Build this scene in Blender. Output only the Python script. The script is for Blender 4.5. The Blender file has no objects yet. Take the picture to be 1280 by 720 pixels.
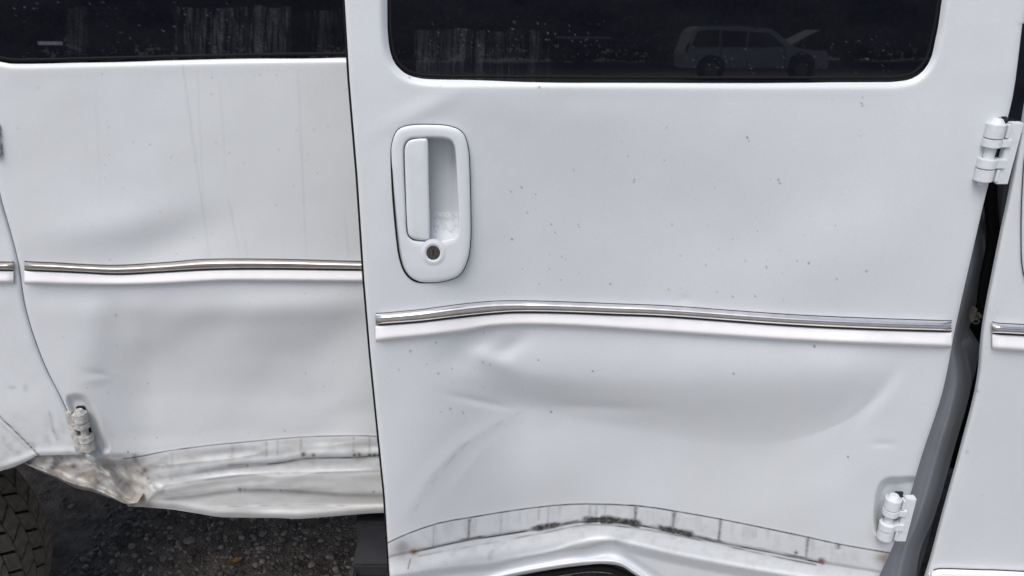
import bpy, math, random
import numpy as np
from mathutils import Vector, Matrix
random.seed(4)
sc = bpy.context.scene
R = math.radians
# ------------------------------------------------------------------ camera, world, sun
FPX, PITCH, CD, CH = 1033.0, R(24.8), 1.10, 1.48       # focal length in photo pixels, tilt, distance, height
cam_d = bpy.data.cameras.new('camera'); cam = bpy.data.objects.new('camera', cam_d); sc.collection.objects.link(cam)
cam.location = (0, -CD, CH); cam.rotation_euler = (R(90) - PITCH, 0, 0)
cam_d.sensor_width = 36; cam_d.lens = FPX / 1280 * 36; cam_d.clip_start = .02; cam_d.clip_end = 500
sc.camera = cam
GZ = -.28                       # level of the ground (z = 0 is only the tracing datum)
SUN_EL, SUN_AZ = 60, 205       # overcast: a very soft sun behind the photographer
w = bpy.data.worlds.new('World'); sc.world = w; w.use_nodes = True
nt = w.node_tree; nt.nodes.clear()
sky = nt.nodes.new('ShaderNodeTexSky'); sky.sky_type = 'NISHITA'; sky.sun_disc = False
sky.sun_elevation = R(SUN_EL); sky.sun_rotation = R(SUN_AZ); sky.dust_density = 4; sky.air_density = 1.0
hs = nt.nodes.new('ShaderNodeHueSaturation'); hs.inputs['Saturation'].default_value = .92
bg = nt.nodes.new('ShaderNodeBackground'); bg.inputs[1].default_value = .125
wo = nt.nodes.new('ShaderNodeOutputWorld')
nt.links.new(sky.outputs[0], hs.inputs['Color']); nt.links.new(hs.outputs[0], bg.inputs[0]); nt.links.new(bg.outputs[0], wo.inputs[0])
sd = bpy.data.lights.new('sun', 'SUN'); sd.energy = 1.3; sd.angle = R(32); sd.color = (1, .99, .975)
so = bpy.data.objects.new('sun', sd); sc.collection.objects.link(so)
dirv = Vector((math.sin(R(SUN_AZ)) * math.cos(R(SUN_EL)), math.cos(R(SUN_AZ)) * math.cos(R(SUN_EL)), math.sin(R(SUN_EL))))
so.rotation_euler = dirv.to_track_quat('Z', 'Y').to_euler(); so.location = (0, -5, 8)
sc.view_settings.view_transform = 'Standard'; sc.view_settings.look = 'None'; sc.view_settings.gamma = 1
sc.view_settings.use_curve_mapping = False
sc.view_settings.exposure = 0.29
# ------------------------------------------------------------------ helpers
sp, cp = math.sin(PITCH), math.cos(PITCH)
def P(u, v, Y):
    """world position of the surface point at depth plane Y that the tracing (photo units u, v) refers to"""
    u = np.asarray(u, float); v = np.asarray(v, float)
    up = 360 - v; dy = FPX * cp + up * sp; dz = -FPX * sp + up * cp
    t = (Y + CD) / dy
    return np.stack([(u - 640) * t, np.zeros_like(t * u) + Y, CH + dz * t], -1)
def tiltplane(v, Yg, Z0, T):
    up = 360 - np.asarray(v, float); k = (-FPX * sp + up * cp) / (FPX * cp + up * sp)
    return (Yg + T * (CH + CD * k - Z0)) / (1 - T * k)
_tab = np.random.RandomState(7).rand(256, 256)
def vn(x, y, seed=0):
    x = np.asarray(x, float) + seed * 37.17; y = np.asarray(y, float) + seed * 91.7
    xi = np.floor(x).astype(int); yi = np.floor(y).astype(int); fx = x - xi; fy = y - yi
    fx = fx * fx * fx * (fx * (fx * 6 - 15) + 10); fy = fy * fy * fy * (fy * (fy * 6 - 15) + 10)
    a = _tab[xi & 255, yi & 255]; b = _tab[(xi + 1) & 255, yi & 255]; c = _tab[xi & 255, (yi + 1) & 255]; d = _tab[(xi + 1) & 255, (yi + 1) & 255]
    return (a * (1 - fx) + b * fx) * (1 - fy) + (c * (1 - fx) + d * fx) * fy
def fbm(x, y, seed=0, o=4):
    s = 0; a = .5; n = 0
    for i in range(o):
        s = s + a * vn(x * 2 ** i, y * 2 ** i, seed + i * 3); n += a; a *= .5
    return s / n
def ss(a, b, x):
    t = np.clip((x - a) / (b - a), 0, 1); return t * t * (3 - 2 * t)
def G(u, v, cu, cv, su, sv, rot=0):
    c, s = math.cos(R(rot)), math.sin(R(rot)); a = (u - cu) * c + (v - cv) * s; b = -(u - cu) * s + (v - cv) * c
    return np.exp(-.5 * ((a / su) ** 2 + (b / sv) ** 2))
def smooth_pts(pts, n=60, closed=False):
    """Catmull-Rom through the points"""
    p = np.array(pts, float); m = len(p); out = []
    segs = m if closed else m - 1
    for i in range(segs):
        if closed: a, b, c, d = p[(i - 1) % m], p[i], p[(i + 1) % m], p[(i + 2) % m]
        else: a, b, c, d = p[max(i - 1, 0)], p[i], p[i + 1], p[min(i + 2, m - 1)]
        k = max(2, n // segs)
        for t in np.arange(k) / k:
            out.append(.5 * ((2 * b) + (-a + c) * t + (2 * a - 5 * b + 4 * c - d) * t ** 2 + (-a + 3 * b - 3 * c + d) * t ** 3))
    if not closed: out.append(p[-1])
    return np.array(out)
def pdist(u, v, pts, closed=False):
    """distance to a polyline and the position along it 0..1"""
    p = np.asarray(pts, float)
    if closed: p = np.vstack([p, p[:1]])
    best = np.full(u.shape, 1e9); tt = np.zeros(u.shape); n = len(p) - 1
    for i in range(n):
        a, b = p[i], p[i + 1]; d = b - a; L = (d ** 2).sum() + 1e-9
        t = np.clip(((u - a[0]) * d[0] + (v - a[1]) * d[1]) / L, 0, 1)
        q = np.hypot(u - a[0] - t * d[0], v - a[1] - t * d[1]); m = q < best
        best = np.where(m, q, best); tt = np.where(m, (i + t) / n, tt)
    return best, tt
def inside(u, v, pts):
    p = np.asarray(pts, float); r = np.zeros(u.shape, bool); n = len(p)
    for i in range(n):
        a, b = p[i], p[(i + 1) % n]
        c = ((a[1] > v) != (b[1] > v)) & (u < (b[0] - a[0]) * (v - a[1]) / (b[1] - a[1] + 1e-12) + a[0]); r ^= c
    return r
def sdf(u, v, pts):
    d, _ = pdist(u, v, pts, True); return np.where(inside(u, v, pts), -d, d)
def si(x, xs, ys):         # smooth table lookup (monotone cubic)
    xs = np.asarray(xs, float); ys = np.asarray(ys, float); d = np.diff(ys) / np.diff(xs)
    m = np.r_[d[0], np.where(d[:-1] * d[1:] > 0, 2 * d[:-1] * d[1:] / (d[:-1] + d[1:] + 1e-12), 0), d[-1]]
    x = np.clip(x, xs[0], xs[-1]); i = np.clip(np.searchsorted(xs, x) - 1, 0, len(xs) - 2); h = xs[i + 1] - xs[i]; t = (x - xs[i]) / h
    return (2*t**3-3*t**2+1)*ys[i] + (t**3-2*t**2+t)*h*m[i] + (-2*t**3+3*t**2)*ys[i+1] + (t**3-t**2)*h*m[i+1]
def ci(x, pts):            # y of a curve given as points, at x (linear on a smoothed line)
    p = smooth_pts(pts, 80); return np.interp(x, p[:, 0], p[:, 1])
def cv(y, pts):            # x of a curve at y
    p = smooth_pts(pts, 80); return np.interp(y, p[:, 1], p[:, 0])
def link(o, parent=None):
    sc.collection.objects.link(o)
    if parent is not None: o.parent = parent
    return o
def mesh_np(name, verts, quads, mat, parent=None, smooth=True, attrs=None, tris=None):
    me = bpy.data.meshes.new(name); verts = np.asarray(verts, np.float32).reshape(-1, 3)
    me.vertices.add(len(verts)); me.vertices.foreach_set('co', verts.ravel())
    quads = np.asarray(quads, np.int32).reshape(-1, 4); n = len(quads)
    me.loops.add(n * 4); me.loops.foreach_set('vertex_index', quads.ravel())
    me.polygons.add(n); me.polygons.foreach_set('loop_start', np.arange(n, dtype=np.int32) * 4)
    me.polygons.foreach_set('use_smooth', np.full(n, smooth))
    me.update(calc_edges=True)
    for k, a in (attrs or {}).items():
        at = me.attributes.new(k, 'FLOAT', 'POINT'); at.data.foreach_set('value', np.asarray(a, np.float32).ravel())
    me.materials.append(mat); me.validate()
    return link(bpy.data.objects.new(name, me), parent)
def grid_quads(r, c, keep=None, off=0, flip=False):
    i = np.arange(r * c).reshape(r, c)
    q = np.stack([i[:-1, :-1], i[1:, :-1], i[1:, 1:], i[:-1, 1:]], -1)
    if keep is not None: q = q[keep]
    q = q.reshape(-1, 4) + off
    return q[:, ::-1] if flip else q
def panel(name, U, V, Y, mat, parent, attrs=None, keep=None, flange=.025, sides='lrtb'):
    """a pressed sheet: traced grid plus a folded return along its edges"""
    W = P(U, V, Y); r, c = U.shape
    vs = [W.reshape(-1, 3)]; qs = [grid_quads(r, c, keep)]; off = r * c
    at = {k: [a.ravel()] for k, a in (attrs or {}).items()}
    edges = {'l': (slice(None), 0), 'r': (slice(None), -1), 't': (0, slice(None)), 'b': (-1, slice(None))}
    for s in sides:
        e = W[edges[s]]; b = e + np.array([0, flange, 0]); m = len(e)
        vs += [e, b]; i = np.arange(m - 1) + off
        q = np.stack([i, i + 1, i + 1 + m, i + m], -1); 
        if s in 'lb': q = q[:, ::-1]
        if s in 'tb': q = q[:, ::-1] if s == 'b' else q
        qs.append(q); off += 2 * m
        for k in at:
            ea = attrs[k][edges[s]]; at[k] += [ea, ea]
    return mesh_np(name, np.concatenate(vs), np.concatenate(qs), mat, parent, True, {k: np.concatenate(a) for k, a in at.items()})
def loft(name, rows, mat, parent=None, closed=False, smooth=True, capends=False, attrs=None):
    """rows: array (n, m, 3)"""
    rows = np.asarray(rows, float); n, m, _ = rows.shape
    q = grid_quads(n, m)
    if closed:
        i = np.arange(n - 1) * m
        q = np.vstack([q, np.stack([i + m - 1, i + 2 * m - 1, i + m, i], -1)])
    vs = rows.reshape(-1, 3)
    if capends:
        for k, e in enumerate((rows[0], rows[-1])):
            ctr = e.mean(0, keepdims=True); o = len(vs); vs = np.vstack([vs, e, ctr])
            i = np.arange(m if closed else m - 1); cc = np.full(len(i), o + m)
            j = (i + 1) % m
            q = np.vstack([q, np.stack([o + i, o + j, cc, cc], -1) if False else np.stack([o + i, o + j, cc, o + i], -1)])
        # degenerate quads are turned into triangles below
        faces = [tuple(dict.fromkeys(f)) for f in q.tolist()]
        me = bpy.data.meshes.new(name); me.from_pydata(vs.tolist(), [], faces); me.materials.append(mat)
        me.polygons.foreach_set('use_smooth', [smooth] * len(me.polygons)); me.update()
        return link(bpy.data.objects.new(name, me), parent)
    return mesh_np(name, vs, q, mat, parent, smooth, attrs)
import bmesh
def bm_obj(name, bm, mat, parent=None, smooth=False, bevel=0):
    if bevel:
        bmesh.ops.bevel(bm, geom=[e for e in bm.edges], offset=bevel, segments=2, affect='EDGES', clamp_overlap=True)
    bmesh.ops.recalc_face_normals(bm, faces=bm.faces)
    me = bpy.data.meshes.new(name); bm.to_mesh(me); bm.free(); me.materials.append(mat)
    if smooth: me.polygons.foreach_set('use_smooth', [True] * len(me.polygons))
    return link(bpy.data.objects.new(name, me), parent)
def box(bm, c, s, M=None):
    r = bmesh.ops.create_cube(bm, size=1, matrix=(M or Matrix()) @ Matrix.Translation(c) @ Matrix.Diagonal((*s, 1)))
    return r
def cyl(bm, p0, p1, r0, r1=None, seg=24, bev=0):
    p0, p1 = Vector(p0), Vector(p1); d = p1 - p0
    M = Matrix.Translation((p0 + p1) / 2) @ d.to_track_quat('Z', 'Y').to_matrix().to_4x4()
    return bmesh.ops.create_cone(bm, cap_ends=True, segments=seg, radius1=r0, radius2=r0 if r1 is None else r1, depth=d.length, matrix=M)
def autosmooth(o, ang=40):
    me = o.data; me.polygons.foreach_set('use_smooth', [True] * len(me.polygons))
    bm = bmesh.new(); bm.from_mesh(me)
    for e in bm.edges:
        e.smooth = not (len(e.link_faces) == 2 and e.calc_face_angle(0) > R(ang))
    bm.to_mesh(me); bm.free(); return o
def tag(o, label=None, cat=None, group=None, kind=None):
    if label: o['label'] = label
    if cat: o['category'] = cat
    if group: o['group'] = group
    if kind: o['kind'] = kind
    return o
def empty(name, loc=(0, 0, 0)):
    o = bpy.data.objects.new(name, None); o.location = loc; o.empty_display_size = .1; sc.collection.objects.link(o); return o
# ------------------------------------------------------------------ materials
def mat(name, col, rough=.5, metal=0, spec=.5, coat=0, noise=0, nscale=30, bump=0, bscale=200, rvar=0):
    m = bpy.data.materials.new(name); m.use_nodes = True; t = m.node_tree; b = t.nodes['Principled BSDF']
    b.inputs['Base Color'].default_value = (*col, 1); b.inputs['Roughness'].default_value = rough
    b.inputs['Metallic'].default_value = metal; b.inputs['Specular IOR Level'].default_value = spec
    b.inputs['Coat Weight'].default_value = coat; b.inputs['Coat Roughness'].default_value = .12
    tc = t.nodes.new('ShaderNodeTexCoord')
    if noise or rvar:
        n = t.nodes.new('ShaderNodeTexNoise'); n.inputs['Scale'].default_value = nscale; n.inputs['Detail'].default_value = 6
        t.links.new(tc.outputs['Object'], n.inputs['Vector'])
        if noise:
            mr = t.nodes.new('ShaderNodeMapRange'); mr.inputs[1].default_value = .3; mr.inputs[2].default_value = .7
            mr.inputs[3].default_value = 1 - noise; mr.inputs[4].default_value = 1 + noise * .5
            t.links.new(n.outputs[0], mr.inputs[0])
            mx = t.nodes.new('ShaderNodeMix'); mx.data_type = 'RGBA'; mx.blend_type = 'MULTIPLY'; mx.inputs[0].default_value = 1
            mx.inputs[6].default_value = (*col, 1); t.links.new(mr.outputs[0], mx.inputs[7]); t.links.new(mx.outputs[2], b.inputs['Base Color'])
        if rvar:
            m2 = t.nodes.new('ShaderNodeMapRange'); m2.inputs[1].default_value = .3; m2.inputs[2].default_value = .7
            m2.inputs[3].default_value = max(0, rough - rvar); m2.inputs[4].default_value = rough + rvar
            t.links.new(n.outputs[0], m2.inputs[0]); t.links.new(m2.outputs[0], b.inputs['Roughness'])
    if bump:
        n2 = t.nodes.new('ShaderNodeTexNoise'); n2.inputs['Scale'].default_value = bscale; n2.inputs['Detail'].default_value = 5
        t.links.new(tc.outputs['Object'], n2.inputs['Vector'])
        bp = t.nodes.new('ShaderNodeBump'); bp.inputs['Strength'].default_value = bump; bp.inputs['Distance'].default_value = .002
        t.links.new(n2.outputs[0], bp.inputs['Height']); t.links.new(bp.outputs[0], b.inputs['Normal'])
    return m
def paint_mat(name, col, rough=.33):
    """white van paint: clear coat dulled by dust; grime, beige soiling and rust follow the traced wear attributes"""
    m = bpy.data.materials.new(name); m.use_nodes = True; t = m.node_tree; b = t.nodes['Principled BSDF']; N = t.nodes.new; L = t.links.new
    tc = N('ShaderNodeTexCoord')
    n = N('ShaderNodeTexNoise'); n.inputs['Scale'].default_value = 5; n.inputs['Detail'].default_value = 8; L(tc.outputs['Object'], n.inputs['Vector'])
    mr = N('ShaderNodeMapRange'); mr.inputs[1].default_value = .3; mr.inputs[2].default_value = .7; mr.inputs[3].default_value = .96; mr.inputs[4].default_value = 1.02; L(n.outputs[0], mr.inputs[0])
    fs = N('ShaderNodeTexNoise'); fs.inputs['Scale'].default_value = 420; fs.inputs['Detail'].default_value = 2; L(tc.outputs['Object'], fs.inputs['Vector'])
    mf = N('ShaderNodeMapRange'); mf.inputs[1].default_value = .3; mf.inputs[2].default_value = .7; mf.inputs[3].default_value = .965; mf.inputs[4].default_value = 1.02; L(fs.outputs[0], mf.inputs[0])
    mm = N('ShaderNodeMath'); mm.operation = 'MULTIPLY'; L(mr.outputs[0], mm.inputs[0]); L(mf.outputs[0], mm.inputs[1])
    base = N('ShaderNodeMix'); base.data_type = 'RGBA'; base.blend_type = 'MULTIPLY'; base.inputs[0].default_value = 1; base.inputs[6].default_value = (*col, 1)
    L(mm.outputs[0], base.inputs[7]); cur = base.outputs[2]
    for an, cc in (('stain', (.36, .325, .27, 1)), ('dirt', (.022, .022, .022, 1)), ('rust', (.20, .075, .02, 1))):
        a = N('ShaderNodeAttribute'); a.attribute_name = an
        x = N('ShaderNodeMix'); x.data_type = 'RGBA'; x.inputs[7].default_value = cc; L(a.outputs['Fac'], x.inputs[0]); L(cur, x.inputs[6]); cur = x.outputs[2]
    L(cur, b.inputs['Base Color'])
    a = N('ShaderNodeAttribute'); a.attribute_name = 'stain'
    rr = N('ShaderNodeMath'); rr.operation = 'MULTIPLY_ADD'; rr.inputs[1].default_value = .45; rr.inputs[2].default_value = rough; L(a.outputs['Fac'], rr.inputs[0]); L(rr.outputs[0], b.inputs['Roughness'])
    b.inputs['Coat Weight'].default_value = .35; b.inputs['Coat Roughness'].default_value = .16
    bp = N('ShaderNodeBump'); bp.inputs['Strength'].default_value = .035; bp.inputs['Distance'].default_value = .001; L(fs.outputs[0], bp.inputs['Height']); L(bp.outputs[0], b.inputs['Normal'])
    return m
M_paint = paint_mat('white_paint', (.71, .75, .78))
M_trim = mat('white_vinyl_trim', (.89, .89, .90), .38, noise=.04, nscale=40)
M_bezel = mat('white_painted_plastic', (.72, .755, .79), .30, coat=.4, noise=.03, nscale=60)
M_hinge = mat('painted_hinge_metal', (.70, .735, .76), .42, noise=.08, nscale=90, bump=.2, bscale=500)
M_hinge_old = mat('soiled_hinge_metal', (.50, .49, .47), .6, noise=.5, nscale=120, bump=.12, bscale=400)
M_chrome = mat('bright_chrome', (.80, .80, .80), .05, metal=1, noise=.12, nscale=50, rvar=.06)
M_chrome_old = mat('tarnished_chrome', (.52, .495, .465), .36, metal=1, noise=.15, nscale=30, rvar=.08)
M_rubber = mat('black_rubber', (.010, .010, .012), .75, spec=.15)
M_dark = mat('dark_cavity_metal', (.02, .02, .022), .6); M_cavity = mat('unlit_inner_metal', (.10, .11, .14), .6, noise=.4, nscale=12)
M_under = mat('underbody_black', (.008, .008, .008), .9)
M_jamb = mat('shaded_jamb_paint', (.21, .23, .26), .40, coat=.2, noise=.08, nscale=14)  # white jamb paint greyed, the shade of the gap put into its colour
M_lock = mat('lock_steel', (.16, .15, .14), .35, metal=.9, noise=.3, nscale=300)
M_rubtyre = mat('tyre_rubber', (.20, .175, .15), .85, noise=.35, nscale=60, bump=.4, bscale=300)
M_tyre_groove = mat('tyre_groove_rubber', (.018, .017, .016), .9)
M_plastic = mat('black_step_plastic', (.022, .022, .027), .45, noise=.2, nscale=40)
M_bolt = mat('weathered_bolt', (.35, .33, .30), .5, metal=.6, noise=.4, nscale=200)
# tinted glass with dried water marks
M_glass = bpy.data.materials.new('tinted_glass'); M_glass.use_nodes = True
t = M_glass.node_tree; b = t.nodes['Principled BSDF']
b.inputs['Roughness'].default_value = .015; b.inputs['IOR'].default_value = 1.5
a = t.nodes.new('ShaderNodeAttribute'); a.attribute_name = 'marks'
x = t.nodes.new('ShaderNodeMix'); x.data_type = 'RGBA'; x.inputs[6].default_value = (.0035, .0045, .0075, 1); x.inputs[7].default_value = (.30, .31, .35, 1)
t.links.new(a.outputs['Fac'], x.inputs[0]); t.links.new(x.outputs[2], b.inputs['Base Color'])
# ------------------------------------------------------------------ traced body surfaces (Y grows inward)
Z0 = 1.275; TILT = math.tan(R(3.7))
def body(v, Y0):
    """door skin: upright below the waist, leaning in above it"""
    a = tiltplane(v, Y0, Z0, TILT); k = .006
    return .5 * (a + Y0) + .5 * np.sqrt((a - Y0) ** 2 + k * k)
WIN_C = smooth_pts([(482, -600), (485, -200), (488, 0), (489, 40), (493, 66), (502, 82), (520, 92), (560, 95), (700, 96), (900, 97), (1080, 97), (1122, 96), (1143, 90), (1157, 74), (1164, 50), (1173, 0), (1200, -200), (1240, -600)], 120)
WIN_L = smooth_pts([(-330, -560), (-300, -200), (-120, 10), (-60, 50), (-20, 66), (5, 73), (30, 75), (120, 73), (250, 70), (350, 68), (480, 67), (620, 66), (680, 60), (700, 0), (700, -560)], 120)
HANDLE = smooth_pts([(489, 200), (490, 180), (497, 163), (512, 157), (538, 156), (562, 158), (578, 166), (585, 185), (587, 215), (588, 260), (588, 300), (584, 326), (574, 344), (556, 351), (535, 353), (518, 351), (506, 340), (499, 320), (495, 290), (491, 245)], 120, True)
def Y_centre(u, v):
    ub = ss(470, 660, u) * (1 - ss(700, 1190, u) * 1.0)
    A = si(v, [-1000, 60, 110, 400, 640, 800], [0, 0, .0015, .036, .078, .089])
    y = body(v, 0.0) + ub * A
    # ridge below the moulding, then the long dent under it
    Rg = ci(u, [(560, 448), (640, 462), (760, 470), (900, 470), (1050, 462), (1150, 450)])
    Vl = ci(u, [(560, 492), (640, 506), (720, 524), (800, 540), (900, 556), (980, 552), (1050, 530), (1100, 496), (1160, 470)])
    wu = ss(560, 680, u) * (1 - ss(1040, 1125, u))
    a0, b0 = -.009, .007; shp = .06 + .40 * ss(930, 1070, u)
    h = np.where(v < Rg, a0 * ss(405, 1, (v)) * 0 + a0 * ss(0, 1, (v - 400) / np.maximum(Rg - 400, 5)),
                 np.where(v < Vl, a0 + (b0 - a0) * ((1 - shp) * ss(0, 1, (v - Rg) / np.maximum(Vl - Rg, 6)) + shp * np.clip((v - Rg) / np.maximum(Vl - Rg, 6), 0, 1) ** 1.8), b0 * (shp * (1 - np.clip((v - Vl) / 95, 0, 1)) ** 1.6 + (1 - shp) * (1 - ss(0, 95, v - Vl)))))
    y = y + h * wu
    # crease at the end of the dent
    y = y + .0030 * G(u, v, 1092, 500, 7, 30, 38) - .0022 * G(u, v, 1075, 520, 12, 40, 48)
    # pucker under the moulding bend
    y = y + .0060 * G(u, v, 585, 436, 26, 15, -20) - .0050 * G(u, v, 612, 449, 22, 8, 18) + .0035 * G(u, v, 640, 432, 16, 8, -35) - .002 * G(u, v, 607, 436, 9, 7)
    y = y + .0018 * G(u, v, 600, 502, 26, 3.5, 12) + .0015 * G(u, v, 745, 509, 40, 5, 2)
    # diagonal creases lower left
    d, tt = pdist(u, v, [(508, 640), (540, 592), (575, 556), (640, 518)]); y = y - .0022 * np.exp(-np.sqrt(d * d + 6) / 14) * np.sin(np.pi * np.clip(tt, 0, 1)) + .0004 * np.exp(-((d - 16) / 12) ** 2)
    d, tt = pdist(u, v, [(560, 618), (600, 566), (650, 532)]); y = y - .0012 * np.exp(-np.sqrt(d * d + 6) / 12) * np.sin(np.pi * tt)
    y = y + .006 * G(u, v, 500, 470, 26, 60, 0) - .004 * G(u, v, 690, 580, 60, 30, -20)
    # dents around the handle and panel
    y = y - .0022 * G(u, v, 528, 138, 34, 9, -25) + .006 * G(u, v, 820, 270, 130, 60, 20) - .0055 * G(u, v, 1050, 320, 90, 45, -30) - .003 * G(u, v, 600, 120, 60, 25, 10)
    y = y + .0012 * (fbm(u / 130, v / 110, 5, 3) - .5) * 2
    y = y + .001 * G(u, v, 1104, 555, 10, 3) + .0012 * G(u, v, 855, 374, 5, 4)
    # lower step, second crease and folded hem
    l1 = v - ci(u, L1); l2 = v - ci(u, L2); l3 = v - ci(u, L4)
    y = y - .0016 * (.5 + .5 * np.tanh(l1 / 1.2)) + .0022 * (.5 + .5 * np.tanh(l2 / 1.6)) + .0012 * np.exp(-(l2 / 2.0) ** 2)
    y = y - .0060 * ss(2, 26, l2) + .0058 * ss(0, 1, l3 / 12) - .0022 * np.exp(-((l3 + 2) / 3.5) ** 2) * ss(600, 690, u)
    y = y + .0060 * G(u, v, 752, 692, 6, 22, 62) - .0035 * G(u, v, 735, 684, 22, 5, -18)
    return y
L1 = [(470, 686), (486, 678), (510, 667), (548, 654), (587, 647), (642, 638), (691, 632), (732, 630), (795, 632), (844, 639), (901, 649), (960, 661), (1012, 672), (1048, 680), (1099, 689), (1140, 696)]
L2 = [(470, 700), (517, 690), (566, 679), (587, 675), (632, 668), (670, 662), (700, 657), (732, 652), (765, 652), (795, 656), (826, 662), (860, 669), (892, 677), (961, 690), (1024, 703), (1140, 722)]
L4 = [(470, 722), (560, 708), (620, 702), (680, 694), (720, 682), (745, 677), (775, 679), (840, 694), (900, 706), (980, 720), (1140, 745)]
def win_recess(u, v, win, y, bev=15, depth=.012, rim=.0003):
    s = sdf(u, v, win)
    return y + depth * (1 - ss(-4, bev, s)) - rim * np.exp(-((s - bev - 3) / 7) ** 2), s
def spots(u, v, pts):
    d = np.zeros(u.shape)
    for (a, b, r, k) in pts: d = np.maximum(d, k * np.exp(-(((u - a) ** 2 + (v - b) ** 2) / (r * r))))
    return d
van = empty('passenger_van')
tag(van, 'white passenger van with dented side doors, chrome strips and tinted windows', 'van')
# ---- centre side door
def edge_L(v): return np.interp(v, [-1000, 0, 100, 220, 350, 440, 530, 620, 720, 820], [372, 431, 437, 447, 455.5, 463, 472, 481, 487, 492])
def edge_R(v): return cv(v, [(1500, -1000), (1300, -60), (1284, 0), (1279, 21), (1266, 120), (1247, 190), (1233, 240), (1212, 330), (1194, 410), (1178, 490), (1152, 570), (1135, 628), (1118, 678), (1100, 718), (1070, 790)])
def rows(top, a, step, b, fine=None, fstep=.95):
    if fine: return np.concatenate([np.linspace(top, a, 40)[:-1], np.arange(a, fine, step), np.arange(fine, b + .01, fstep)])
    return np.concatenate([np.linspace(top, a, 40)[:-1], np.arange(a, b + .01, step)])
vr = rows(-960, -12, 1.7, 760, 618)
s = np.linspace(0, 1, 640)
V, S = np.meshgrid(vr, s, indexing='ij')
U = edge_L(V) + (edge_R(V) - edge_L(V)) * S
Bc = ci(U, [(430, 775), (500, 758), (600, 731), (642, 720), (690, 711), (725, 706.5), (745, 705), (767, 708), (788, 720), (830, 745), (900, 775), (1300, 790)])
k = ss(640, 760, V); V = V + (Bc - 760) * np.clip((V - 640) / 120, 0, 1)
U = edge_L(V) + (edge_R(V) - edge_L(V)) * S
Y = Y_centre(U, V); Y, sw = win_recess(U, V, WIN_C, Y)
POCKET = smooth_pts([(1092, 650), (1093, 630), (1097, 610), (1106, 599), (1122, 597), (1150, 600), (1150, 640), (1135, 675), (1108, 672), (1096, 667)], 60, True)
sp_ = sdf(U, V, POCKET); Y = Y + .018 * (1 - ss(-8, 2, sp_))
el = (U - edge_L(V)); er = (edge_R(V) - U); Y = Y + .003 * np.exp(-el / 1.6) + .004 * np.exp(-er / 3)
sh = sdf(U, V, HANDLE); Y = Y + .010 * (1 - ss(-6, -1, sh))
Y = Y + .0025 * np.exp(-np.maximum(Bc - V, 0) / 2) - .006 * np.exp(-((Bc - V - 4) / 3.5) ** 2) + .006 * np.exp(-((Bc - V - 14) / 6) ** 2) * ss(600, 680, U) * (1 - ss(800, 860, U))
dirt = np.zeros(U.shape); stain = np.zeros(U.shape); rust = np.zeros(U.shape)
nf = fbm(U / 9, V / 9, 1); nh = vn(U / 3.1, V / 3.1, 3)
d1, t1 = pdist(U, V, smooth_pts(L1, 40)); dirt = np.maximum(dirt, 1.15 * np.exp(-(d1 / 1.0) ** 2) * (.7 + .3 * vn(U / 7, V / 7, 8)))
d2, t2 = pdist(U, V, smooth_pts(L2, 40)); dirt = np.maximum(dirt, 1.1 * np.exp(-(d2 / 1.1) ** 2) * (.3 + .7 * vn(U / 14, V / 9, 9)) * (U > 515) * (U < 1030))
L3 = [(524, 695), (560, 688), (600, 681), (680, 666), (735, 656), (800, 661), (870, 674), (960, 694), (1020, 706)]
d3, _ = pdist(U, V, smooth_pts(L3, 40)); dirt = np.maximum(dirt, np.exp(-(d3 / 1.1) ** 2) * .8 * vn(U / 18, V / 9, 10))
for (a, b2, th, kk) in ((575, 606, 1.6, .8), (664, 702, 3.0, .95), (700, 725, 1.5, .7), (728, 802, 3.8, 1), (822, 868, 3.6, 1), (868, 905, 1.4, .7), (982, 1012, 1.5, .7)):
    wu = ss(a - 4, a + 6, U) * (1 - ss(b2 - 6, b2 + 4, U)); off = V - ci(U, L2) + 1.5
    dirt = np.maximum(dirt, kk * wu * np.clip(1.7 - np.abs(off) / (th * (.35 + 1.25 * fbm(U / 9, V * 0, 12, 3))), 0, 1) * (.65 + .35 * nh))
for (a, kk, wd, part) in ((543, .30, 1.4, 1), (587, .75, 1.6, 1), (627, .28, 1.2, 1), (674, .3, 1, .6), (686, .3, 1.4, 1), (738, .35, 1.6, 1), (746, .3, 1.2, .8), (757, .3, 1.2, 1), (795, .85, 1.7, 1), (843, .7, 1.9, 1), (901, .75, 1.6, 1), (1010, .75, 1.6, 1), (1048, .7, 2.2, .25), (700, .2, 1.2, .5)):
    ya, yb = ci(a, L1), ci(a, L2); tv = (V - ya) / (yb - ya); xx = a - (V - ya) * .06 * (1 if a < 800 else 1.6)
    flare = 1 + 1.1 * np.exp(-tv * 5) + .6 * np.exp(-(1 - tv) * 6)
    dirt = np.maximum(dirt, kk * np.exp(-(np.abs(U - xx) / (wd * flare)) ** 2) * (tv > 0) * (tv < part) * (.5 + .5 * nh))
inb = ((V > ci(U, L1)) & (V < ci(U, L2) + 30)); stain = np.maximum(stain, inb * .16 * (nf ** 2) * 2.4)
sm = V - ci(U, L2); dirt = np.maximum(dirt, 0.15 * ss(.5, .8, fbm(U / 16 + V / 20, V / 7, 17)) * ss(-14, 0, sm) * (1 - ss(4, 18, sm)) * (U > 500) * (U < 920))
dirt = np.maximum(dirt, .13 * ss(.45, .8, vn(U / 5, V / 40, 18)) * ss(0, 2, V - ci(U, L1)) * (1 - ss(8, 30, V - ci(U, L1))) * (.4 + .6 * vn(U / 40, V * 0, 19)))
stain = np.maximum(stain, .5 * G(U, V, 505, 694, 18, 14) * (V > ci(U, L1)) * (.4 + nf)); dirt = np.maximum(dirt, .38 * G(U, V, 503, 683, 7, 6) * (V > ci(U, L1) + 1))
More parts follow.
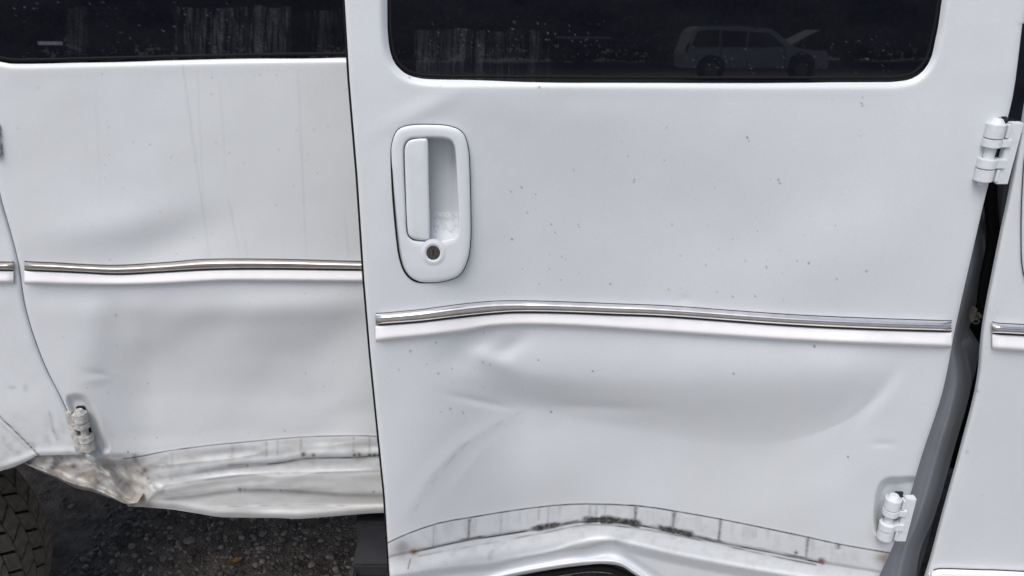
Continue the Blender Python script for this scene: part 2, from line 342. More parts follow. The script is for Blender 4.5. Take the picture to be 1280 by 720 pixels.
dirt = np.maximum(dirt, .28 * np.exp(-((U - 614 + .15 * (V - 690)) / 3.5) ** 2) * ss(684, 690, V) * (1 - ss(695, 704, V)) * nh)
stain = np.maximum(stain, .65 * G(U, V, 1106, 697, 10, 7) * (.5 + nf)); rust = np.maximum(rust, .6 * G(U, V, 1105, 699, 6, 6) * nf)
rust = np.maximum(rust, .95 * G(U, V, 517, 690, 3.2, 2.6)); rust = np.maximum(rust, .8 * G(U, V, 1027, 701, 3.2, 2.6)); rust = np.maximum(rust, .5 * G(U, V, 694, 659, 5, 2) * nh)
stain = np.maximum(stain, .30 * G(U, V, 1100, 656, 10, 14) + .22 * G(U, V, 1105, 672, 14, 8))
dirt = np.maximum(dirt, .6 * np.exp(-(pdist(U, V, [(513, 699), (510, 711)])[0] / .9) ** 2)); dirt = np.maximum(dirt, .8 * spots(U, V, [(995, 691, 2.2, 1), (1026, 701, 3, .7), (1028, 704, 2, .8)]))
# stone chips and specks scattered over the skin
rs = np.random.RandomState(21); sk = [(640, 299, 1.3, .9), (687, 336, 1.1, .5), (659, 266, 1.2, .7), (689, 280, 1, .8), (694, 291, 1, .8), (763, 355, 1.2, .9), (605, 416, 1, .6), (604, 453, 1.2, .8), (613, 456, 1, .7), (545, 428, 1.2, .7), (513, 439, 1.5, .7), (548, 467, 1.3, .8), (565, 461, 1.1, .6), (741, 464, 1.3, .8), (673, 450, 1.3, .7), (563, 511, 1.3, .8), (579, 516, 1.2, .8), (689, 515, 1.3, .9), (934, 172, 1.6, .8), (936, 176, 1.2, .6), (973, 225, 1.4, .9), (975, 229, 1.3, .8), (958, 334, 1.2, .9), (1011, 329, 1.4, .9), (1046, 349, 1.2, .8), (1083, 339, 1.4, .8), (932, 326, 1, .6), (916, 371, 1.3, .7), (944, 370, 1.3, .7), (917, 467, 1.4, .9), (1018, 433, 1.8, .9), (1060, 571, 1.3, .9), (840, 281, 1.1, .6), (674, 109, 1.7, .7), (512, 97, 1.4, .7), (550, 107, 1.1, .5), (639, 240, 1.1, .8), (652, 234, 1.2, .9), (793, 225, 1.2, .8), (785, 195, 1, .6), (717, 213, 1, .7), (1078, 132, 1.5, .6), (1077, 129, 1.3, .6), (1078, 122, 1, .6)]
for i in range(95):
    cx, cy, sg = [(760, 210, 130), (930, 330, 80), (560, 460, 60), (680, 300, 80), (1000, 200, 110)][i % 5]
    sk.append((rs.normal(cx, sg), rs.normal(cy, sg * .6), rs.uniform(.6, .95), rs.uniform(.2, .7)))
Us, Vs = U, V
for (a, b2, r, kk) in sk:
    r *= .82
    m = (np.abs(U - a) < 5) & (np.abs(V - b2) < 5)
    if m.any(): dirt[m] = np.maximum(dirt[m], kk * np.exp(-(((U[m] - a) ** 2 + (V[m] - b2) ** 2) / (r * r))))
d, tt = pdist(U, V, [(517, 642), (528, 620), (545, 598), (566, 572), (590, 548), (640, 520), (670, 506)])
dirt = np.maximum(dirt, .13 * np.exp(-(d / 1.6) ** 2) * ss(.35, .8, vn(U / 6, V / 6, 31))); dirt = np.maximum(dirt, .35 * np.exp(-(el / 1.1) ** 2) * (V > 590) * nh)
dirt = np.clip(dirt * 1.12, 0, .97); stain = np.maximum(stain, .035 + .06 * fbm(U / 60, V / 150, 14))
keep = ~((sw < -9)[:-1, :-1] | (sh < -8)[:-1, :-1])
door = panel('side_door', U, V, Y, M_paint, van, dict(dirt=dirt, stain=stain, rust=rust), keep, .03, 'lrb')
door['label'] = 'dented side door standing slightly open, with the recessed handle'
# inner shell of the door, set behind the skin
def slab(name, u0, u1, v0, v1, Y0, Y1, m, parent, bevel=0):
    a = P(np.array([u0, u1, u1, u0]), np.array([v0, v0, v1, v1]), Y0); bmm = bmesh.new()
    f = [bmm.verts.new(p) for p in a]; g = [bmm.verts.new(p + np.array([0, Y1 - Y0, 0])) for p in a]
    bmm.faces.new(f); bmm.faces.new(g[::-1])
    for i in range(4): bmm.faces.new([f[i], g[i], g[(i + 1) % 4], f[(i + 1) % 4]])
    return bm_obj(name, bmm, m, parent, bevel=bevel)
# glass panes
def pane(name, win, Y0, umin, umax, parent, kind):
    vr = np.concatenate([np.linspace(-900, -12, 24)[:-1], np.arange(-12, 104, 1.5)]); ur = np.arange(umin, umax, 1.8 if umax - umin < 900 else 2.2)
    V, U = np.meshgrid(vr, ur, indexing='ij'); Y = tiltplane(V, Y0, Z0, TILT)
    s = sdf(U, V, win); mk = np.zeros(U.shape)
    def streak(u0, u1, vt, amt, dens=6.0, sd=1):
        wob = U + .06 * (V - 60); n = vn(wob / dens, 0 * V + V / 90, sd); fine = vn(wob / 1.6, V / 60, sd + 1)
        topv = vt + 6 * vn(U / 20, 0 * V, sd + 5) + (U - u0) * .012
        return amt * ss(u0, u0 + 8, U) * (1 - ss(u1 - 8, u1, U)) * (V > topv) * ss(.25, 1.0, n * .40 + fine * .75) ** 1.3 * (.25 + .75 * vn(U / 1.7, V / 1.9, sd + 9)) * (.45 + .55 * vn(U / 11, V / 17, sd + 13))
    def sparkle(cu, cv_, su, sv, amt, sd):
        return amt * ss(.90, .98, vn(U / 1.9, V / 1.9, sd)) * (vn(U / 3, V / 3, sd + 2) > .45) * np.exp(-.5 * (((U - cu) / su) ** 2 + ((V - cv_) / sv) ** 2))
    if kind == 'c':
        mk = streak(516, 690, 33, .22, 7, 2) * vn(U / 9, 0 * V, 4) * (.4 + .6 * vn(U / 30, V / 12, 5)) + streak(516, 650, 33, .07, 12, 6)
        for c in ((735, 57, 26, 7), (700, 50, 30, 9), (905, 72, 60, 8), (960, 78, 40, 8), (1082, 66, 26, 14), (1080, 55, 18, 6)): mk = mk + sparkle(*c, .38, int(c[0]))
        mk = mk + sparkle(640, 45, 90, 14, .35, 3) + .05 * np.exp(-(np.abs(V - 47 - .003 * (U - 700)) / 1.0) ** 2) * ss(690, 700, U) * (1 - ss(760, 768, U))
    else:
        mk = streak(212, 366, 4, .18, 4, 12) + streak(80, 112, 6, .09, 8, 17) + streak(380, 432, 8, .08, 10, 21)
        mk = mk + sparkle(60, 12, 60, 8, .35, 5) + sparkle(230, 30, 60, 25, .3, 8)
        # a pale sticker on the glass, low on the left
        mk = np.maximum(mk, .30 * ((U > 48) & (U < 77) & (np.abs(V - 54 + .03 * (U - 60)) < 2.4)) * (.6 + .4 * vn(U / 3, V / 3, 9)))
    mk = np.clip(mk + .022 * fbm(U / 60, V / 24, 40) + .006 * vn(U / 2, V / 2, 41), 0, 1); Y = Y + 3e-5 * fbm(U / 45, V / 30, 43, 2) + 2e-4 * fbm(U / 400, V / 300, 44, 1)
    keep = (s < 8)[:-1, :-1]
    q = grid_quads(*U.shape, keep)
    return mesh_np(name, P(U, V, Y), q, M_glass, parent, True, dict(marks=mk))
g = pane('window', WIN_C, .0085, 476, 1250, door, 'c')
def seal(name, win, Y0, parent, r=2.2, i0=0, i1=None):
    p = win[i0:i1]; W = P(p[:, 0], p[:, 1], tiltplane(p[:, 1], Y0, Z0, TILT)); T = np.gradient(W, axis=0); T /= np.linalg.norm(T, axis=1, keepdims=True)
    n1 = np.array([0, -1, 0.]); b1 = np.cross(T, n1); b1 /= np.linalg.norm(b1, axis=1, keepdims=True)
    a = np.linspace(0, 2 * np.pi, 9)[:-1]; rr = r * .0012
    rowsv = W[:, None] + rr * (np.cos(a)[None, :, None] * b1[:, None] + .8 * np.sin(a)[None, :, None] * n1)
    return loft(name, rowsv, M_rubber, parent, closed=True)
seal('window_seal', WIN_C, .0090, door, 1.7)
# ---- mouldings
def moulding(parent, top, mid, bot, yf, u0, u1, m_chrome, ubase=0, dirtn=0, lower='trim_strip', cap=True):
    n = max(12, int(abs(u1 - u0) / 5)); us = np.linspace(u0, u1, n)
    def strip(name, A, B, proud, m, prof, shift=0, u_in=0):
        a, b2 = ci(us, A), ci(us, B); rowsv = []
        ksi = np.linspace(0, 1, len(prof))
        for i, u in enumerate(us):
            uu = u + u_in * (0 if 0 < i < n - 1 else (1 if i == 0 else -1))
            v = a[i] + (b2[i] - a[i]) * ksi; yb = yf(np.full(len(v), uu), v)
            yb = np.linspace(yb[0], yb[-1], len(v))
            endk = .35 if i in (0, n - 1) else (.85 if i in (1, n - 2) else 1)
            rowsv.append(P(np.full(len(v), u), v, yb - proud * np.array(prof) * endk + shift))
        return loft(name, rowsv, m, parent, capends=True)
    c = strip('chrome_strip', top, mid, .0105, m_chrome, [0, .34, .58, .76, .90, .97, 1, .985, .93, .82, .66, .42, -.2], -.0015)
    autosmooth(c, 60)
    l = strip(lower, mid, bot, .0085, M_trim, [.1, .46, .56, .66, .76, .86, .95, 1, .86, -.2], -.0012)
    autosmooth(l, 50)
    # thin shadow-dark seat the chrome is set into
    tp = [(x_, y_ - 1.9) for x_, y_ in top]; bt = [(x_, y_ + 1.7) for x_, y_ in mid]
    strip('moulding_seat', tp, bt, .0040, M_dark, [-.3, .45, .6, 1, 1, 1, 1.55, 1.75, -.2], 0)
    return c
CT = [(469, 392.5), (524, 387.5), (576, 380.6), (618, 376.8), (663, 376.5), (715, 378), (767, 380), (840, 383), (979, 393), (1083, 398), (1190, 401.5)]
CM = [(469, 407), (524, 403), (576, 397), (628, 392), (663, 391), (715, 392), (767, 394), (840, 397), (979, 407), (1083, 412), (1190, 415)]
CB = [(469, 427.5), (524, 422), (576, 416), (614, 409), (663, 407), (732, 409.5), (840, 417), (979, 426), (1083, 431), (1190, 435)]
moulding(door, CT, CM, CB, Y_centre, 469.5, 1189.5, M_chrome)
# ---- door handle (recess bezel, grip, lock)
def ringset(name, specs, m, parent, yf, closeto=None, n=120, tf=None):
    """concentric traced outlines, each with its own height above the skin"""
    rowsv = []
    for (poly, h) in specs:
        q = poly if tf is None else tf(poly)
        y0 = yf(q[:, 0], q[:, 1]); y0 = np.full(len(q), y0.mean()) * .0 + y0
        rowsv.append(P(q[:, 0], q[:, 1], y0 - h))
    if closeto is not None:
        q = specs[-1][0]; c = q.mean(0)
        for k in (.6, .25, .02):
            z = c + (q - c) * k; z = z if tf is None else tf(z); rowsv.append(P(z[:, 0], z[:, 1], yf(z[:, 0], z[:, 1]) - specs[-1][1]))
    return autosmooth(loft(name, rowsv, m, parent, closed=True), 50)
def resamp(poly, n=120, start=None):
    p = np.vstack([poly, poly[:1]]); d = np.r_[0, np.cumsum(np.hypot(*np.diff(p, axis=0).T))]; t = np.linspace(0, d[-1], n + 1)[:-1]
    q = np.stack([np.interp(t, d, p[:, 0]), np.interp(t, d, p[:, 1])], -1); c = q.mean(0)
    a = np.arctan2(q[:, 1] - c[1], q[:, 0] - c[0]); k = np.argmin(np.abs(a + np.pi * .75)); q = np.roll(q, -k, 0)
    if np.cross(q[1] - q[0], c - q[0]) < 0: q = np.roll(q[::-1], 1, 0)
    return q
def inset(poly, d):
    c = np.roll(poly, -2, 0) - np.roll(poly, 2, 0); nrm = np.stack([-c[:, 1], c[:, 0]], -1); nrm /= np.linalg.norm(nrm, axis=1, keepdims=True)
    ctr = poly.mean(0); sgn = np.sign(((ctr - poly) * nrm).sum(1).mean()); return poly + nrm * sgn * d
CUP = smooth_pts([(504.5, 200), (505, 184), (510, 175), (520, 172.5), (545, 172), (560, 174), (567, 180), (570, 196), (571.5, 230), (573, 262), (573, 285), (570, 295), (562, 299.5), (545, 302), (524, 301.5), (514, 299), (508.5, 290), (507, 262), (505.5, 230)], 120, True)
GRIP = smooth_pts([(506, 200), (506.2, 184), (511, 176), (520, 173.5), (530, 173), (534.5, 174.5), (535.5, 190), (536, 230), (537, 270), (537, 296), (535.5, 300.5), (524, 300), (515, 297.5), (510, 290), (508, 262), (507, 230)], 100, True)
def smoothY(yf): 
    return lambda u, v: yf(np.clip(u, 500, 580) * 0 + 540, v) * 0 + (lambda a, b, t: a + (b - a) * t)(float(yf(np.array([540.]), np.array([150.]))[0]), float(yf(np.array([540.]), np.array([358.]))[0]), (v - 150) / 208)
def handle(parent, yf, tf=None):
    Yh = smoothY(yf); H = resamp(HANDLE); C = resamp(CUP)
    LC = np.array([541.5, 316.0]); ang = np.linspace(-np.pi * .75, np.pi * 1.25, 121)[:-1]
    ringset('handle_gap_shade', [(inset(H, -1.0), -.004), (inset(H, -1.0), .0012), (inset(H, -.6), .0016), (inset(H, 1.5), .0016)], M_rubber, parent, yf, tf=tf)  # black ring standing in for the shade in the gap round the bezel
    sp2 = [(H, -.004), (H, .0032), (inset(H, 1.0), .0046), (inset(H, 2.6), .0056), (inset(H, 6), .0066)]
    for k in (.3, .6, .85): sp2.append((inset(H, 6) * (1 - k) + inset(C, -2.0) * k, .0068))
    sp2 += [(inset(C, -2.0), .0066), (inset(C, -.6), .0056), (C, .003), (inset(C, .6), -.004), (inset(C, 1.4), -.036)]
    rowsx = sp2
    bz = ringset('handle_bezel', rowsx, M_bezel, parent, Yh, tf=tf)
    # cup floor: its lower end sweeps forward to a ledge
    V, U = np.meshgrid(np.linspace(168, 306, 60), np.linspace(500, 578, 34), indexing='ij')
    Yf = Yh(U, V) + .034 - .015 * ss(262, 306, V) - .0015 * (V > 268.5) - .010 * ss(562, 576, U) - .010 * (1 - ss(500, 512, U))
    if tf is not None: q = tf(np.stack([U, V], -1)); Uq, Vq = q[..., 0], q[..., 1]
    else: Uq, Vq = U, V
    dz = np.zeros(U.shape)
    for i in range(60):
        a, b2 = rs.uniform(540, 570), rs.uniform(268, 290); dz = np.maximum(dz, rs.uniform(.05, .4) * np.exp(-((U - a) ** 2 + (V - b2) ** 2) / rs.uniform(1, 3)))
    kk = sdf(U, V, C) < 2.5
    mesh_np('handle_cup', P(Uq, Vq, Yf), grid_quads(*U.shape, kk[:-1, :-1]), M_paint, parent, True, dict(dirt=dz, stain=np.full(U.shape, .08), rust=np.zeros(U.shape)))
    g = resamp(GRIP, 100)
    ringset('handle_grip', [(g, -.014), (g, .0046), (inset(g, .6), .0058), (inset(g, 1.6), .0066), (inset(g, 3.2), .0071), (inset(g, 5), .0074)], M_bezel, parent, Yh, closeto=1, tf=tf)
    if tf is None:
        circ = lambda r: LC + r * np.stack([np.cos(ang), np.sin(ang) * 1.03], -1)
        ringset('lock_dish', [(circ(17), .0066), (circ(14.5), .0072), (circ(12.5), .0082), (circ(11), .0084), (circ(9.6), .0078), (circ(8.6), .0070)], M_bezel, parent, Yh)
        ringset('lock_cylinder', [(circ(8.8), .0066), (circ(8.2), .0078), (circ(7.2), .0080), (circ(6.4), .0074)], M_lock, parent, Yh, closeto=1)
        slot = LC + np.array([(-.9, -3.5), (.9, -3.5), (.9, 3.5), (-.9, 3.5)]); W = P(slot[:, 0], slot[:, 1], Yh(slot[:, 0], slot[:, 1]) - .0080)
        bmm = bmesh.new(); f = bmm.faces.new([bmm.verts.new(p) for p in W]); r_ = bmesh.ops.extrude_face_region(bmm, geom=[f]); bmesh.ops.translate(bmm, vec=(0, .001, 0), verts=[x_ for x_ in r_['geom'] if isinstance(x_, bmesh.types.BMVert)])
        bm_obj('keyhole', bmm, M_dark, parent)
handle(door, Y_centre)
W = np.array([P(edge_L(v) - .6, v, float(Y_centre(np.array([edge_L(v)]), np.array([v]))[0]) + .008) for v in np.r_[np.linspace(-900, -20, 20), np.linspace(0, 752, 90)]])
T_ = np.gradient(W, axis=0); T_ /= np.linalg.norm(T_, axis=1, keepdims=True); a = np.linspace(0, 2 * np.pi, 9)[:-1]
loft('door_edge_seal', W[:, None] + .0024 * (np.cos(a)[None, :, None] * np.array([1., 0, 0]) + 2.0 * np.sin(a)[None, :, None] * np.array([0, -1., 0])), M_rubber, door, closed=True)
# ---- front passenger door at the right
def Y_front(u, v): return body(v, -.004) + .0016 * (fbm(u / 160, v / 120, 25, 3) - .5) * 2 + .012 * ss(440, 700, v)
def edge_F(v): return cv(v, [(1560, -1000), (1330, -100), (1303, 0), (1280, 146), (1262, 245), (1251, 297), (1230, 405), (1222, 480), (1201, 564), (1180, 640), (1159, 716), (1130, 800)])
vr = rows(-960, -12, 2.4, 980); s = np.linspace(0, 1, 170) ** 1.6
V, S = np.meshgrid(vr, s, indexing='ij'); U = edge_F(V) + (2200 - edge_F(V)) * S
Y = Y_front(U, V); ef = U - edge_F(V); Y = Y + .004 * np.exp(-ef / 2.5)
WIN_F = [(1460, -600), (1400, 0), (1404, 40), (1420, 60), (1900, 66), (2100, 60), (1800, -600)]
Y, sw = win_recess(U, V, WIN_F, Y)
dirt = .4 * spots(U, V, [(1222, 489, 2, 1), (1209, 565, 2, .8), (1247, 390, 1.5, .5), (1228, 620, 1.2, .6)])
fd = panel('front_door', U, V, Y, M_paint, van, dict(dirt=dirt, stain=.05 + .05 * fbm(U / 60, V / 150, 15), rust=U * 0), ~((sw < -9)[:-1, :-1]), .005, 'lb')
vv, uu = np.meshgrid(np.linspace(-900, 80, 20), np.linspace(1380, 2120, 20), indexing='ij')
mesh_np('window', P(uu, vv, tiltplane(vv, .006, Z0, TILT)), grid_quads(20, 20, (sdf(uu, vv, WIN_F) < 30)[:-1, :-1]), M_glass, fd, True, dict(marks=uu * 0 + .01))
moulding(fd, [(1241, 403), (1280, 406), (1700, 425), (2150, 445)], [(1241, 417.5), (1280, 419.5), (1700, 442), (2150, 464)], [(1239, 437), (1280, 440), (1700, 468), (2150, 496)], Y_front, 1240.5, 2140, M_chrome)
handle(fd, lambda u, v: Y_front(u + 783, v), tf=lambda q: np.stack([q[..., 0] + 786 - .10 * (q[..., 1] - 250), q[..., 1] + 10], -1))
# lower cladding of the front door
CLT = [(1163, 716), (1168, 713), (1180, 711.5), (1230, 713), (1300, 716), (2150, 760)]
us = np.r_[np.linspace(1160, 1190, 14), np.linspace(1195, 2140, 60)]; rr_ = []
for u in us:
    vt = ci(u, CLT); v_ = vt + np.array([0, 0, 1.2, 3.5, 7, 12, 30, 60, 100, 130]); h = np.array([-.003, .004, .008, .011, .013, .0135, .0135, .0135, .010, -.003]) * (1 if u > 1163 else .3)
    rr_.append(P(np.full(10, max(u, 1161.)), v_, Y_front(np.full(10, u), np.full(10, vt)) - h))
autosmooth(loft('lower_cladding', rr_, M_trim, fd), 55)
rr_ = [P(np.full(2, u), ci(u, CLT) + np.array([-1.3, .8]), Y_front(np.array([u, u]), np.array([713., 713.])) - .0016) for u in us[3:]]
loft('cladding_joint', rr_, M_dark, fd)
# ---- rear side door (left in the view)
YL = .18
def seam(v): return cv(v, [(-60, -1000), (-30, 0), (-12, 170), (0, 240), (14, 290), (24, 330), (30, 372), (38, 405), (50, 440), (62, 468), (76, 495), (88, 522), (98, 550), (106, 568), (120, 590), (140, 612), (158, 630), (170, 645)])
M1 = [(100, 566), (140, 573), (167, 572), (208, 564), (260, 557), (312, 552), (375, 546.5), (420, 545), (462, 545), (500, 549)]
M3 = [(150, 606), (210, 596), (285, 585), (347, 579), (385, 573), (440, 572), (480, 569), (520, 567)]
M2 = [(150, 615), (191, 611), (243, 602), (295, 595), (347, 592), (440, 590), (520, 588)]
M4 = [(150, 622), (208, 624), (295, 614), (347, 613), (440, 619), (520, 618)]
M5 = [(150, 632), (222, 632), (285, 633), (382, 631), (440, 632), (520, 631)]
MB_ = [(60, 596), (100, 612), (160, 631), (190, 634), (222, 637), (250, 642), (278, 646.5), (347, 647.5), (375, 648.5), (440, 643.5), (482, 641), (560, 640)]
def Y_left(u, v):
    y = body(v, YL)
    A = si(v, [-1000, 340, 360, 500, 560, 700], [0, 0, .0008, .030, .030, .024])
    y = y + A * ss(85, 195, u) * (1 - .25 * ss(380, 480, u))
    y = y + .0022 * G(u, v, 142, 422, 18, 34, 12) - .0013 * G(u, v, 118, 430, 14, 34, 4) + .0008 * G(u, v, 128, 466, 11, 3.5, 16) - .0012 * G(u, v, 122, 474, 14, 4, -10) + .0016 * G(u, v, 150, 392, 14, 10, 30)
    y = y + .0060 * G(u, v, 215, 302, 50, 20, -20) - .004 * G(u, v, 130, 285, 60, 18, -8) - .005 * G(u, v, 300, 385, 110, 12, -2) + .004 * G(u, v, 420, 425, 50, 22, -25) - .006 * G(u, v, 455, 500, 30, 40, 15)
    y = y - .003 * G(u, v, 90, 280, 60, 40) + .0012 * G(u, v, 95, 370, 45, 8) + .0012 * (fbm(u / 110, v / 90, 45, 3) - .5) * 2 + .009 * ss(350, 400, v) * ss(110, 190, u) * (1 - ss(535, 560, v)) * (fbm(u / 120 + v / 200, v / 75, 47, 2) - .5)
    low = ss(0, 6, v - ci(u, M1))
    st = lambda c, w_, a_: a_ * (.5 + .5 * np.tanh((v - ci(u, c)) / w_))
    fd_ = ss(140, 230, u)
    y = y + (st(M1, 1.3, -.0025) + (st(M3, 2.5, .0036) - .0016 * np.exp(-((v - ci(u, M3) + 6) / 4) ** 2)) * fd_ + st(M2, 4.5, -.0045) + st(M4, 4, .0045) + st(M5, 1.2, -.0025) * ss(250, 300, u))
    # crumple at the lower front corner of the sill
    cr = (1 - ss(165, 215, u)) * ss(565, 585, v)
    y = y + cr * (.016 * (np.abs(fbm(u / 34 + v / 40, v / 36 - u / 50, 61, 2) - .5) * 2 - .2) + .010)
    y = y + .0055 * (np.abs(fbm(u / 130, (v - ci(u, M2)) / 24, 65, 2) - .5) * 2 - .25) * ss(4, 14, v - ci(u, M1)) * ss(150, 200, u)
    d, _ = pdist(u, v, [(170, 572), (180, 590), (192, 610)]); y = y + .004 * np.exp(-(d / 3.2) ** 2)
    d, _ = pdist(u, v, [(112, 570), (135, 592), (150, 612), (160, 630)]); y = y - .008 * np.exp(-(d / 6) ** 2) + .010 * np.exp(-((d - 9) / 5) ** 2)
    d, _ = pdist(u, v, [(140, 590), (165, 600), (200, 612)]); y = y - .004 * np.exp(-(d / 5) ** 2)
    return y
POCK_L = smooth_pts([(84, 500), (92, 494), (104, 495), (114, 504), (122, 520), (128, 540), (136, 560), (126, 568), (110, 562), (100, 556), (90, 530)], 60, True)
vr = rows(-960, -12, 1.8, 650, 538, 1.0); s = np.linspace(0, 1, 470)
V, S = np.meshgrid(vr, s, indexing='ij')
def wr(v): return 640 + 0 * v
U = seam(V) + (640 - seam(V)) * (S ** .85 if False else np.interp(S, [0, .86, 1], [0, .78, 1]))
B = ci(U, MB_); V = V + (B - 650) * np.clip((V - 560) / 90, 0, 1); U = seam(V) + (640 - seam(V)) * np.interp(S, [0, .86, 1], [0, .78, 1])
B = ci(U, MB_)
Y = Y_left(U, V); Y, sw = win_recess(U, V, WIN_L, Y, 12, .012)
Y = Y + .012 * (1 - ss(-8, 3, sdf(U, V, POCK_L)))
es = U - seam(V); Y = Y + .004 * np.exp(-es / 1.8) + .004 * np.exp(-np.maximum(B - V, 0) / 2.5) - .002 * np.exp(-((B - V - 6) / 4) ** 2)
nf = fbm(U / 10, V / 10, 71); nh = vn(U / 3.2, V / 3.2, 73); nl = fbm(U / 26, V / 9, 75)
dirt = np.zeros(U.shape); stain = .06 + .10 * fbm(U / 50, V / 130, 77); rust = np.zeros(U.shape)
below = ss(-1, 3, V - ci(U, M1))
stain = np.maximum(stain, below * (.07 + .42 * nl * nf * 2)); stain = np.maximum(stain, (.45 + .5 * nf) * ss(560, 585, V) * (1 - ss(170, 240, U)))
stain = np.maximum(stain, ss(-2, 4, V - ci(U, M2)) * (.20 + .40 * nl)); stain = np.maximum(stain, .28 * ss(480, 560, V) * (1 - ss(120, 180, U)) * nf * 1.6)
stain = np.maximum(stain, .35 * G(U, V, 122, 540, 14, 22, -20))
def line(c, wd, k, sd, u0=0, u1=600, lo=.25):
    d, _ = pdist(U, V, smooth_pts(c, 30)); return k * np.exp(-(d / wd) ** 2) * (lo + (1 - lo) * vn(U / 12, V / 9, sd)) * ss(u0, u0 + 6, U) * (1 - ss(u1 - 5, u1, U))
for x_ in (line(M1, 1.0, 1.1, 81, 150, 500, .75), line(M3, 1.1, 1.1, 82, 330, 500, .45), line(M3, 2.2, .35, 86, 240, 500, .2), line(M2, 1.8, .45, 83, 190, 500, .55), line([(x_, y_ + 7) for x_, y_ in M2], 4.5, .22, 87, 190, 500, .1), line(M4, 2.6, .40, 84, 200, 500, .4), line([(x_, y_ - 5) for x_, y_ in M4], 3, .2, 88, 200, 420, .1), line(M5, 1.0, .7, 85, 280, 500, .3), line([(285, 582), (310, 580), (340, 579)], 1, .5, 88, 280, 345, .2)):
    dirt = np.maximum(dirt, x_)
dirt = np.maximum(dirt, spots(U, V, [(379, 568, 3.2, .9), (392, 569, 2.4, .8), (443, 569, 2.2, .9), (449, 568.5, 2.2, .9), (462, 569, 2.4, 1), (468, 569, 2.4, 1), (474, 569, 2.2, 1), (181, 588, 3.5, .75), (178, 592, 3, .6), (185, 598, 1.6, .7), (188, 604, 1.5, .6), (300, 612, 3.2, .7), (306, 612, 2.4, .5), (351, 613, 1.8, .7), (309, 582, 2.2, .6), (473, 549, 2.4, .8), (160, 565, 1.2, .9), (163, 617, 5, .6), (160, 623, 4, .4), (170, 575, 3, .35), (145, 394, 1.4, .5), (185, 479, 1, .5), (467, 615, 1.6, .6)]))
d, _ = pdist(U, V, [(122, 583), (138, 604), (150, 622), (158, 630)]); dirt = np.maximum(dirt, .45 * np.exp(-(d / 2.4) ** 2) * (.4 + .6 * nf))
d, _ = pdist(U, V, [(168, 572), (180, 590), (186, 604), (195, 611)]); dirt = np.maximum(dirt, .35 * np.exp(-(d / 1.8) ** 2) * nh)
dirt = np.maximum(dirt, .22 * G(U, V, 124, 466, 12, 2.2, 12)); dirt = np.maximum(dirt, .3 * ss(.62, .8, fbm(U / 7, V / 7, 91)) * ss(565, 580, V) * (1 - ss(170, 260, U)))
for (ua, ub_, va, vb, k_, wd) in ((227, 262, 72, 322, .085, 1.6), (232, 240, 110, 180, .04, 1.6), (246, 254, 70, 250, .05, 1.4), (275, 282, 100, 220, .05, 1.5), (284, 300, 240, 320, .07, 1.6), (300, 310, 270, 325, .04, 2), (372, 383, 80, 322, .07, 1.6), (352, 356, 290, 325, .05, 1.3), (430, 436, 260, 322, .06, 2), (120, 126, 110, 260, .03, 2), (165, 168, 340, 356, .1, 1.5)):
    cx = ua + (ub_ - ua) * np.clip((V - va) / (vb - va), 0, 1); dirt = np.maximum(dirt, 1.5 * k_ * np.exp(-((U - cx) / wd) ** 2) * ss(va - 5, va + 20, V) * (1 - ss(vb - 3, vb + 3, V)) * (.4 + .6 * vn(U / 5, V / 16, 95)))
for (a_, k_) in ((333, .35), (347, .3), (376, .3), (462, .4), (442, .3), (290, .22), (215, .2)):   # short drips under the upper edge of the soiled band
    dirt = np.maximum(dirt, k_ * np.exp(-((U - a_) / 1.6) ** 2) * (V > ci(U, M1)) * (V < ci(U, M1) + 20) * (.5 + .5 * nh))
for i in range(90):
    a, b2, r, k_ = rs.uniform(20, 470), rs.uniform(90, 560), rs.uniform(.8, 1.3), rs.uniform(.1, .4)
    m = (np.abs(U - a) < 5) & (np.abs(V - b2) < 5); dirt[m] = np.maximum(dirt[m], k_ * np.exp(-(((U[m] - a) ** 2 + (V[m] - b2) ** 2) / (r * r))))
rd = panel('side_door', U, V, Y, M_paint, van, dict(dirt=dirt, stain=np.clip(stain, 0, 1), rust=rust), ~((sw < -9)[:-1, :-1]), .02, 'lb')
rd['label'] = 'pushed-in side door with soiled creased lower edge, beside the wheel'
pane('window', WIN_L, YL + .008, -330, 700, rd, 'l')
seal('window_seal', WIN_L, YL + .008, rd)
LT = [(30, 327.5), (70, 329), (104, 331), (149, 332), (208, 328.5), (260, 324.5), (347, 324.5), (440, 327), (560, 329)]
LM = [(30, 338), (70, 339.5), (104, 341), (149, 343), (208, 340), (271, 337), (347, 336.5), (440, 337.5), (560, 338.5)]
LB = [(30, 355), (70, 356.3), (104, 357), (156, 357), (208, 355.6), (278, 352), (347, 352), (440, 353), (560, 354)]
moulding(rd, LT, LM, LB, Y_left, 30.5, 520, M_chrome_old)
# ---- rear quarter panel
def Y_quart(u, v): return body(v, YL) + .002 * (fbm(u / 90, v / 80, 101, 3) - .5) * 2 + .006 * G(u, v, 10, 195, 16, 45) - .003 * G(u, v, 30, 520, 30, 20)
ARCH = [(-700, 900), (-560, 760), (-400, 660), (-200, 612), (-60, 600), (0, 588), (20, 582), (40, 574.5), (48, 571), (70, 570), (90, 569.5), (110, 569)]
vr = rows(-960, 40, 3, 575); s = np.linspace(0, 1, 190) ** .6
V, S = np.meshgrid(vr, s, indexing='ij'); x0 = -620
U = x0 + (seam(V) - 1.6 - x0) * S; B = ci(U, ARCH); V = V + (B - 575) * np.clip((V - 420) / 155, 0, 1); U = x0 + (seam(V) - 1.7 - x0) * S
B = ci(U, ARCH); Y = Y_quart(U, V); es = seam(V) - 1.7 - U; Y = Y + .004 * np.exp(-es / 2.5) + .003 * np.exp(-np.maximum(B - V, 0) / 2.5) - .003 * np.exp(-((B - V - 5) / 4) ** 2)
